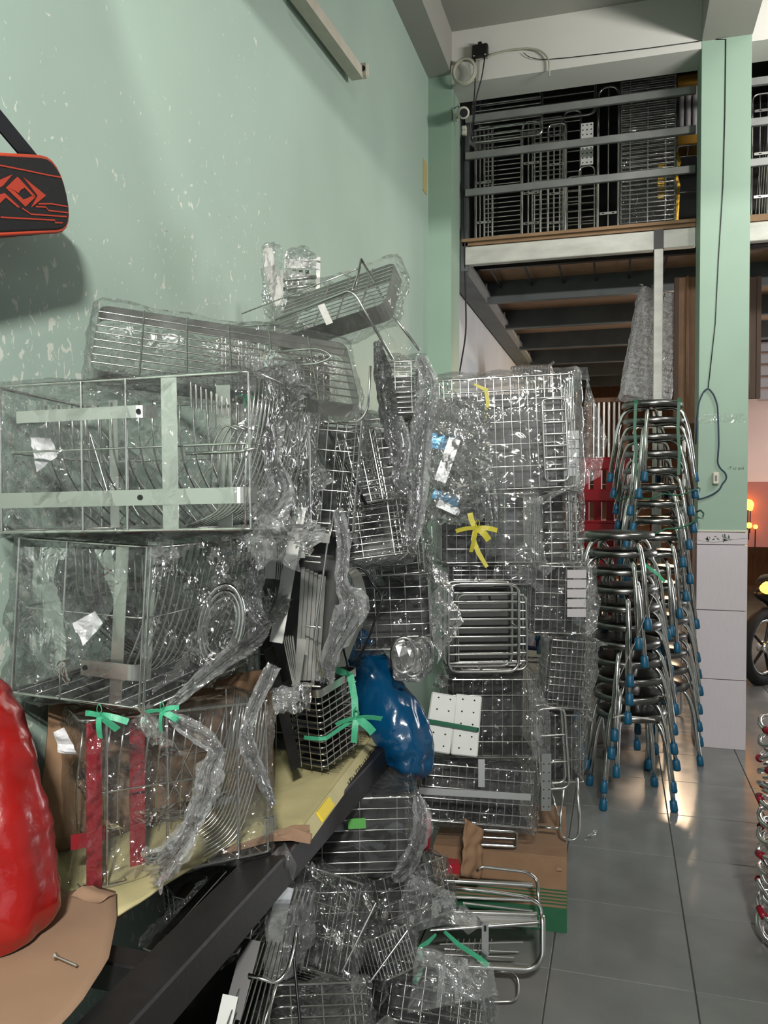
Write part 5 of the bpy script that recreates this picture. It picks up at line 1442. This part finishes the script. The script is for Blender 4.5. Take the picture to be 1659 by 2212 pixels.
z6b = Ck('wire_basket', 'slim upright basket in hanging film under the fine grid basket', (1190, 1690, 3.0), (1262, 1690, 3.0), (1190, 1545, 3.0), .15, 128, levels=3, nvert=4, r=.0018, wrapkw=dict(amp=.010, freq=9, pad=.012, gather=(2, -1, .5)))
z8 = Ck('wire_tray', 'long shallow wire tray in film above the brown carton', (905, 1770, 2.70), (1148, 1790, 2.70), (905, 1648, 2.72), .22, 129, cat='tray', levels=5, nvert=14, r=.0018, r_rim=.003, strap=.0, wrapkw=dict(amp=.007, freq=8, pad=.018), cr=.01)
Mi8 = z8[0].matrix_basis
strip('front_strap', into(Mi8, [P(905, 1708, 2.685), P(1146, 1722, 2.685)]), .022, .002, (0, 0, 1), 'steel_strap', z8[0])
strip('divider', into(Mi8, [P(1040, 1640, 2.70), P(1040, 1700, 2.69)]), .022, .002, (1, 0, 0), 'steel_strap', z8[0])
z9 = tube_rack('chrome_stand', 'narrow upright chrome tube frame at the right of the tray', 'frame', (1168, 1706, 2.92), (1230, 1702, 2.92), (1166, 1532, 2.92), 2, r_frame=.0055, r=.004, cr=.03, group=CG, D=.06)
hkt = thing('tube_hook', 'long bent chrome hook standing on the brown carton', 'hook')
tube('hook_tube', rounded([P(1160, 1786, 2.86), P(1205, 1790, 2.84)], .01), .0055, 'chrome_tube', hkt, 8)
tube('hook_tube', rounded([P(1246, 1680, 2.86), P(1252, 1780, 2.84), P(1248, 1816, 2.84), P(1212, 1812, 2.84), P(1210, 1780, 2.84), P(1216, 1706, 2.88)], .03, 5), .005, 'chrome_tube', hkt, 8)
tube('hook_tube', [P(1190, 1708, 2.9), P(1208, 1768, 2.86)], .0035, 'chrome_tube', hkt, 8)
pp = thing('perforated_strip', 'narrow perforated metal strip beside the tray', 'strip', Matrix.Translation(P(1180, 1690, 2.80)))
strip('strip', [Vector((0, 0, .10)), Vector((0, 0, -.10))], .034, .002, RGT, 'grey_paint', pp)
hole_dots(pp, [RGT * sx - FWD * .0025 + Vector((0, 0, -.085 + .03 * k)) for sx in (-.009, .009) for k in range(6)], .0025, FWD)
# rounded support loop under the tray
tube_rack('chrome_stand', 'low chrome loop frame under the film wrapped tray', 'frame', (1000, 1822, 2.78), (1115, 1828, 2.76), (1000, 1790, 2.76), 1, r_frame=.006, r=.004, cr=.012, group=CG)

# white perforated plates
pls = []
for k, (A, B, C) in enumerate((((914, 1620, 2.66), (972, 1630, 2.66), (922, 1492, 2.70)), ((974, 1630, 2.66), (1032, 1636, 2.66), (981, 1498, 2.70)))):
    M, w, h = frame3(A, B, C)
    t = thing('perforated_plate', 'white perforated plate, %s of the banded pair' % ('left one' if k == 0 else 'right one'), 'plate', M, 'banded white plates')
    V_, F_ = bev_box((0, 0, 0), (w, .012, h), .004)
    obj('plate_body', mesh('plate_body', V_, F_), 'white_plate', t)
    hole_dots(t, [(w * (.28 + .44 * i), -.0008, h * (j + .6) / 5) for i in range(2) for j in range(5)], .003, (0, 1, 0))
o = strip('plate_band', [P(910, 1552, 2.69), P(918, 1556, 2.66), P(1030, 1576, 2.66), P(1036, 1578, 2.69)], .014, .0012, UPV, 'green_cord')
tag(o, 'green band tying the pair of white perforated plates', 'band')

# foil-edged channels in crumpled film, yellow bows
cb = thing('channel_bundle', 'bundle of silver channels with blue foil in crumpled film', 'channels', Matrix.Translation(P(990, 1110, 2.75)))
oB = P(990, 1110, 2.75)
strip('channel', [P(982, 948, 2.70) - oB, P(950, 1040, 2.70) - oB], .040, .02, RGT, 'steel_plate', cb)
strip('channel', [P(945, 1086, 2.70) - oB, P(992, 1108, 2.70) - oB], .026, .02, UPV, 'steel_plate', cb)
strip('blue_foil', [P(930, 950, 2.70) - oB, P(985, 962, 2.70) - oB], .05, .004, UPV, 'blue_foil', cb)
strip('blue_foil', [P(935, 1066, 2.71) - oB, P(990, 1086, 2.71) - oB], .03, .004, UPV, 'blue_foil', cb)
wrap(cb, P(930, 1120, 2.72) - oB, P(1045, 885, 2.86) - oB, 131, pad=.01, amp=.016, freq=11, cell=.012, material='film_bright')
twist(cb, [P(935, 870, 2.75) - oB, P(985, 900, 2.73) - oB, P(1035, 960, 2.72) - oB, P(1060, 1040, 2.72) - oB, P(1070, 1130, 2.74) - oB, P(1060, 1200, 2.78) - oB], [.03, .05, .05, .06, .045, .02], 132, 'film')
yb = thing('yellow_bow', 'yellow plastic ribbon bow on the film wrapped bundle', 'ribbon')
bow('ribbon', yb, P(1030, 1142, 2.66), RGT, UPV, -FWD, .062, 'yellow_ribbon', 11)
strip('tail', [P(1026, 1140, 2.66), P(1022, 1165, 2.66), P(1034, 1195, 2.66), P(1052, 1225, 2.66)], [.01, .016, .016, .012], .0014, RGT, 'yellow_ribbon', yb)
strip('tail', [P(1026, 1140, 2.66), P(1018, 1122, 2.66), P(1015, 1108, 2.66)], .018, .0014, RGT, 'yellow_ribbon', yb)
yr = strip('yellow_ribbon_end', [P(1024, 830, 2.88), P(1050, 842, 2.88), P(1054, 870, 2.88), P(1048, 895, 2.88), P(1046, 920, 2.88)], [.008, .016, .014, .010, .010], .0014, [UPV, RGT, RGT, RGT, RGT], 'yellow_ribbon')
tag(yr, 'yellow ribbon end dangling on the top film wrapped block', 'ribbon')

# brown carton with green printed foot
cbx = thing('carton', 'brown corrugated carton with green striped foot on the floor', 'carton', Matrix.Translation((-.16, 2.78, 0)) @ Matrix.Rotation(math.radians(4), 4, 'Z'))
CW, CD, CH = .46, .46, .255
obj('side', mesh('side', *bev_box((-CW, 0, 0), (0, .006, CH), .001)), 'carton', cbx)
obj('side', mesh('side', *bev_box((-CW, CD - .006, 0), (0, CD, CH), .001)), 'carton', cbx)
obj('side', mesh('side', *bev_box((-.006, .006, 0), (0, CD - .006, CH), .001)), 'carton', cbx)
obj('side', mesh('side', *bev_box((-CW, .006, 0), (-CW + .006, CD - .006, CH), .001)), 'carton', cbx)
obj('top_flap', mesh('top_flap', *bev_box((-CW, 0, CH), (0, CD / 2 - .002, CH + .006), .001)), 'carton', cbx)
obj('top_flap', mesh('top_flap', *bev_box((-CW, CD / 2 + .002, CH), (0, CD, CH + .006), .001)), 'carton', cbx)
obj('printed_foot', mesh('printed_foot', *box_data((-CW, -.0012, .001), (.0012, -.0002, .085))), 'green_print', cbx)
obj('printed_foot', mesh('printed_foot', *box_data((.0002, 0, .001), (.0012, CD, .085))), 'green_print', cbx)
for k in range(5):
    obj('printed_stripe', mesh('printed_stripe', *box_data((-CW, -.0012, .094 + .012 * k), (0.0012, -.0002, .099 + .012 * k))), 'green_print', cbx)
v, f = [(-.012, -.002, CH - .012), (-.05, -.002, CH - .02), (-.04, -.014, CH - .05), (-.02, -.010, CH - .045)], [(0, 1, 2, 3)]
obj('torn_tab', mesh('torn_tab', *box_data((-.035, -.010, CH - .038), (-.018, -.001, CH - .026))), 'kraft', cbx)
fl = thing('carton_flap', 'torn brown carton flap standing among the floor goods', 'cardboard')
sheet('flap', [P(1000, 1765, 2.56), P(1042, 1790, 2.60), P(1038, 1898, 2.60), P(996, 1892, 2.56)], 8, 14, 6, .004, 14, 'carton', fl, True, .006)
rdb = thing('red_box', 'small red box wedged between floor baskets and flap', 'box')
obj('box_body', mesh('box_body', *strip_data([P(918, 1760, 2.5), P(915, 1832, 2.5)], .035, .05, RGT)), 'red_chair', rdb)
rdb2 = thing('red_box', 'red box peeping out under the torn carton flap', 'box')
obj('box_body', mesh('box_body', *strip_data([P(965, 1870, 2.5), P(992, 1872, 2.5)], .03, .04, UPV)), 'red_chair', rdb2)

# ------------------------------------------------------------------ goods heaped on the floor
FG = 'wrapped goods heaped on the floor'
def Fk(label, A, B, C, D, seed, **k):
    k.setdefault('group', FG)
    return basket('floor_basket', label, 'basket', A, B, C, D, seed=seed, **k)
p1 = Fk('film wrapped wire basket with green sticker under the table end', (655, 1890, 2.22), (898, 1882, 2.24), (655, 1728, 2.22), .28, 151, levels=7, nvert=3, r=.0017, wrapkw=dict(amp=.008, freq=6, pad=.016, material='film_smooth'))
stk = strip('sticker', into(p1[0].matrix_basis, [P(752, 1780, 2.20), P(790, 1778, 2.20)]), .028, .001, (0, 0, 1), 'green_sticker', p1[0])
twist(p1[0], into(p1[0].matrix_basis, [P(900, 1720, 2.22), P(912, 1770, 2.2), P(900, 1830, 2.2), P(880, 1870, 2.2), P(850, 1900, 2.2)]), [.015, .04, .03, .035, .015], 152)
p2 = Fk('film wrapped basket in front of the torn carton flap', (838, 2020, 2.22), (985, 1965, 2.30), (820, 1900, 2.25), .18, 153, levels=4, nvert=5, wrapkw=dict(amp=.010, freq=9, pad=.014))
p4 = Fk('large tilted film wrapped basket in the middle of the floor heap', (600, 2075, 1.86), (760, 2120, 1.92), (690, 1880, 2.02), .22, 154, levels=3, nvert=4, r=.002, wrapkw=dict(amp=.012, freq=8, pad=.018))
wire(p4[0], into(p4[0].matrix_basis, [P(812, 1950, 1.92)])[0], into(p4[0].matrix_basis, [P(738, 2100, 1.86)])[0], .003, 'chrome_tube', 'rod')
wire(p4[0], into(p4[0].matrix_basis, [P(880, 2010, 1.95)])[0], into(p4[0].matrix_basis, [P(800, 2120, 1.9)])[0], .003, 'chrome_tube', 'rod')
p4b = Fk('film wrapped basket with comb of short wires left of the bright hooks', (830, 2120, 2.0), (905, 2085, 2.05), (850, 2010, 2.06), .2, 155, levels=3, nvert=10, r=.002, wrapkw=dict(amp=.008, freq=9, pad=.012))
p5 = Fk('film wrapped basket at the bottom edge of the heap nearest the tiles', (845, 2200, 2.0), (1045, 2235, 2.06), (860, 2075, 2.06), .24, 156, levels=5, nvert=5, r=.002, wrapkw=dict(amp=.012, freq=9, pad=.016, material='film'))
twist(p5[0], into(p5[0].matrix_basis, [P(900, 2060, 2.05), P(960, 2080, 2.05), P(1010, 2130, 2.05), P(1050, 2150, 2.08), P(1060, 2230, 2.08)]), [.02, .03, .035, .03, .03], 157, 'film')
p6 = Fk('film wrapped wire basket cut by the bottom picture edge', (595, 2250, 1.62), (805, 2240, 1.68), (600, 2128, 1.70), .2, 158, levels=5, nvert=3, r=.0018, wrapkw=dict(amp=.008, freq=8, pad=.012))
p0 = Fk('film wrapped basket resting on the floor under the heap', (640, 2110, 2.28), (900, 2100, 2.32), (640, 1930, 2.28), .26, 159, levels=4, nvert=5, r=.002)
p0b = Fk('wire basket on the low shelf under the table', (420, 2100, 1.9), (640, 2000, 2.05), (420, 1960, 1.9), .2, 160, levels=6, nvert=7, r=.0022, wrapkw=dict(amp=.008, freq=8))
p0c = Fk('dark wire basket deep under the table end behind the heap', (700, 1745, 2.7), (890, 1745, 2.75), (700, 1680, 2.7), .2, 161, levels=4, nvert=10, r=.0018, film=False)
# bright nested bands
nb = thing('band_stack', 'stack of shiny curved steel bands in film at the heap front', 'bands', Matrix.Translation(P(620, 2100, 1.72)))
oN = P(620, 2100, 1.72)
for k in range(8):
    du = 9 * k
    strip('band', rounded([P(618 + du, 1915 + k, 1.72 + .012 * k) - oN, P(606 + du, 1960, 1.71 + .012 * k) - oN, P(592 + du, 2030, 1.71 + .012 * k) - oN, P(588 + du, 2098, 1.72 + .012 * k) - oN], .05, 5), .034 if k == 0 else .018, .0016, RGT * (1 if k == 0 else .3) + FWD * (0 if k == 0 else 1), 'steel_plate', nb)
wrap(nb, P(580, 2108, 1.70) - oN, P(675, 1915, 1.83) - oN, 162, pad=.006, amp=.004, freq=14, cell=.010, material='film_bright')
# slanted rod rack with square frame at the bottom
pr = thing('rod_rack', 'slanted wire rack with dark side plate at the bottom picture edge', 'rack', Matrix.Translation(P(560, 2150, 1.55)))
oR = P(560, 2150, 1.55)
def lr(u, v, d): return P(u, v, d) - oR
for k in range(8):
    wire(pr, lr(552 + 9 * k, 2035, 1.62 + .01 * k), lr(480 + 13 * k, 2245, 1.48 + .01 * k), .0019)
tube('frame', rounded([lr(536, 2106, 1.54), lr(598, 2124, 1.55), lr(620, 2100, 1.56), lr(634, 2050, 1.62), lr(640, 2000, 1.66)], .02, 4), .0038, 'chrome_tube', pr, 8)
tube('frame', [lr(598, 2124, 1.55), lr(560, 2245, 1.48)], .0034, 'chrome_tube', pr, 8)
wire(pr, lr(635, 2070, 1.62), lr(650, 2230, 1.56), .0034, 'dark_metal')
strip('side_plate', [lr(545, 2030, 1.60), lr(500, 2200, 1.52)], .035, .002, RGT, 'black_plastic', pr)
strip('light_plate', [lr(498, 2150, 1.53), lr(478, 2240, 1.50)], .03, .002, RGT, 'white_plate', pr)
# small framed rack leaning beside the rail
wr = thing('rod_rack', 'small chrome framed rack leaning beside the black table rail', 'rack', Matrix.Translation(P(520, 2050, 1.72)))
oW = P(520, 2050, 1.72)
tube('frame', rounded([P(540, 2030, 1.72) - oW, P(554, 1945, 1.75) - oW, P(596, 1952, 1.75) - oW], .01, 3), .003, 'chrome_tube', wr, 8)
for k in range(6):
    wire(wr, P(470 + 14 * k, 2050 + 3 * k, 1.70) - oW, P(556 + 8 * k, 1962 + 4 * k, 1.76) - oW, .002)
# things lying under the open table top
ut = thing('rod_bundle', 'bundle of bright chrome rods glimpsed through the table gap', 'rods', Matrix.Translation(P(380, 1980, 1.62)))
oU = P(380, 1980, 1.62)
for k in range(4):
    wire(ut, P(322 + 8 * k, 2046 - 3 * k, 1.60) - oU, P(468 + 6 * k, 1888 - 2 * k, 1.82) - oU, .0045, 'chrome_tube', 'rod')
strip('plate', [P(388, 1940, 1.68) - oU, P(412, 1910, 1.72) - oU], .025, .002, RGT, 'steel_plate', ut)
strip('plate', [P(318, 2052, 1.58) - oU, P(350, 2018, 1.62) - oU], .02, .004, RGT, 'steel_plate', ut)
wrap(ut, P(300, 2050, 1.58) - oU, P(450, 1890, 1.84) - oU, 163, pad=.0, amp=.006, freq=10, material='film')

# chrome racks with handles lying by the tiles
HG = 'chrome handled racks on the tiles'
def lying(label, pts, r, rods, material='chrome_tube'):
    t = thing('handled_rack', label, 'rack', Matrix.Translation(pts[0]), HG)
    o0 = pts[0]
    v, f = tube_data(rounded([p - o0 for p in pts], .05, 6), r, 10); obj('bent_tube', mesh('bent_tube', v, f, True), material, t)
    for a_, b_, rr in rods: wire(t, a_ - o0, b_ - o0, rr, 'chrome_tube', 'rod')
    return t, o0
def rr_(u0, v0, d0, u1, v1, d1, r): return (P(u0, v0, d0), P(u1, v1, d1), r)
h1, oh1 = lying('bright chrome rack with thick bent handle nearest the floor tiles', [P(935, 2088, 2.36), P(1040, 2088, 2.36), P(1150, 2094, 2.36), P(1172, 2070, 2.36), P(1172, 1990, 2.40), P(1170, 1978, 2.41)], .0085,
    [rr_(930, 2010, 2.42, 1165, 1992, 2.42, .006), rr_(960, 2050, 2.38, 1120, 2056, 2.38, .003), rr_(960, 2062, 2.38, 1110, 2068, 2.38, .003), rr_(950, 2040, 2.38, 1130, 2035, 2.40, .003)])
for k in range(9): wire(h1, P(960 + 12 * k, 2060, 2.37) - oh1, P(966 + 12 * k, 2028, 2.40) - oh1, .002)
pv = strip('slotted_plate', [P(1048, 1992, 2.345) - oh1, P(1048, 2068, 2.335) - oh1], .020, .002, RGT, 'steel_plate', h1)
for v_ in (2006, 2050): strip('slot', [P(1048, v_ - 5, 2.340) - oh1, P(1048, v_ + 6, 2.338) - oh1], .006, .003, RGT, 'hole', pv)
h2, oh2 = lying('chrome rack with rounded end lying above the bright handled rack', [P(950, 1916, 2.46), P(1060, 1925, 2.46), P(1140, 1938, 2.46), P(1168, 1955, 2.46), P(1170, 1990, 2.44)], .006,
    [rr_(955, 1936, 2.45, 1150, 1945, 2.45, .005), rr_(980, 1970, 2.44, 1160, 1975, 2.44, .008), rr_(1000, 1950, 2.45, 1150, 1968, 2.45, .004)])
strip('metal_sheet', [P(975, 1985, 2.44) - oh2, P(1160, 1990, 2.44) - oh2], .035, .003, UPV + FWD, 'steel_plate', h2)
h3, oh3 = lying('thin chrome loop rack leaning against the carton front', [P(1030, 1880, 2.58), P(1040, 1872, 2.58), P(1140, 1884, 2.58), P(1160, 1900, 2.58), P(1164, 1950, 2.52)], .005,
    [rr_(960, 1902, 2.5, 1150, 1912, 2.5, .009)])
h4, oh4 = lying('flat wire frame lying on the tiles at the heap edge', [P(1040, 2164, 2.33), P(1080, 2164, 2.33), P(1118, 2162, 2.33), P(1120, 2100, 2.42), P(1050, 2096, 2.43)], .004, [])
gr_ = thing('green_ribbon_tie', 'bright green ribbon drawn across the handled racks', 'ribbon')
strip('band', [P(960, 2012, 2.33), P(990, 2040, 2.31), P(1030, 2066, 2.31), P(1054, 2086, 2.31)], [.010, .014, .014, .018], .0014, UPV, 'green_ribbon', gr_)
strip('band', [P(905, 2046, 2.2), P(912, 2075, 2.18), P(908, 2100, 2.17), P(895, 2124, 2.16)], [.008, .014, .012, .016], .0014, RGT, 'green_ribbon', gr_)
strip('band', [P(905, 2046, 2.2), P(925, 2035, 2.22), P(942, 2018, 2.24)], [.008, .014, .008], .0014, UPV, 'green_ribbon', gr_)
cs = sheet('film_scrap', [PZ(1262, 1812, .004), PZ(1288, 1790, .012), PZ(1290, 1800, .004), PZ(1268, 1818, .004)], 8, 5, 3, .003, 40, 'film_bright')
tag(cs, 'small scrap of clear film on the tiles beside the carton', 'film scrap')

# loose veils of film hanging off the bundles
def veil(host, pts, seed, material='film_smooth', n=20, amp=.006, freq=9):
    sheet('film_veil', into(host.matrix_basis, [P(*p) for p in pts]), n, n, seed, amp, freq, material, host, False)
veil(z1[0], ((1268, 815, 2.90), (1312, 950, 2.86), (1296, 1030, 2.86), (1240, 1060, 2.86)), 201, 'film_bright')
veil(z1[0], ((1240, 1052, 2.86), (1300, 1010, 2.86), (1175, 1090, 2.84), (1120, 1085, 2.84)), 202, 'film_bright', amp=.004)
veil(z2[0], ((1060, 1062, 2.86), (1165, 1062, 2.86), (1185, 1280, 2.84), (1090, 1240, 2.84)), 203)
veil(z3[0], ((1270, 1215, 2.94), (1300, 1300, 2.94), (1285, 1360, 2.94), (1265, 1375, 2.94)), 204, 'film_bright')
veil(z6[0], ((1140, 1450, 2.84), (1185, 1520, 2.80), (1190, 1640, 2.80), (1150, 1640, 2.82)), 205, 'film_bright')
veil(m8[0], ((925, 800, 2.3), (1050, 900, 2.62), (1075, 1040, 2.62), (930, 1100, 2.4)), 206, 'film', amp=.012, freq=14)
veil(m9[0], ((930, 1210, 2.4), (970, 1240, 2.5), (998, 1340, 2.5), (940, 1440, 2.42)), 207, 'film_bright', amp=.008, freq=14)
veil(p4[0], ((640, 1850, 1.98), (850, 1955, 1.95), (770, 2110, 1.84), (600, 2060, 1.82)), 208, 'film', amp=.008, freq=12)
veil(p5[0], ((900, 2050, 2.03), (1060, 2080, 2.03), (1080, 2150, 2.03), (880, 2190, 1.96)), 209, 'film_bright', amp=.008, freq=14)
veil(p2[0], ((880, 1880, 2.18), (985, 1930, 2.22), (988, 1990, 2.22), (850, 2020, 2.16)), 210, 'film_bright', amp=.006, freq=14)
veil(mid, ((30, 1180, 1.50), (300, 1190, 1.44), (150, 1480, 1.46), (60, 1400, 1.48)), 211, 'film', amp=.006, freq=10)
veil(mid, ((330, 1180, 1.50), (560, 1160, 1.72), (560, 1360, 1.70), (330, 1500, 1.48)), 212, 'film', amp=.006, freq=10)
veil(low, ((210, 1570, 1.47), (560, 1500, 1.62), (600, 1800, 1.66), (240, 1900, 1.47)), 213, 'film', amp=.006, freq=10)

basket('wire_basket', 'tall film wrapped basket against the wall under the bracket bundle', 'basket', Vector((-1.13, 2.14, TZ + .012)), Vector((-.87, 2.14, TZ + .012)), Vector((-1.13, 2.14, 1.985)), .27, levels=22, nvert=5, r=.0018, group=BG, seed=221, nflap=0, wrapkw=dict(amp=.006, freq=8, pad=.012))
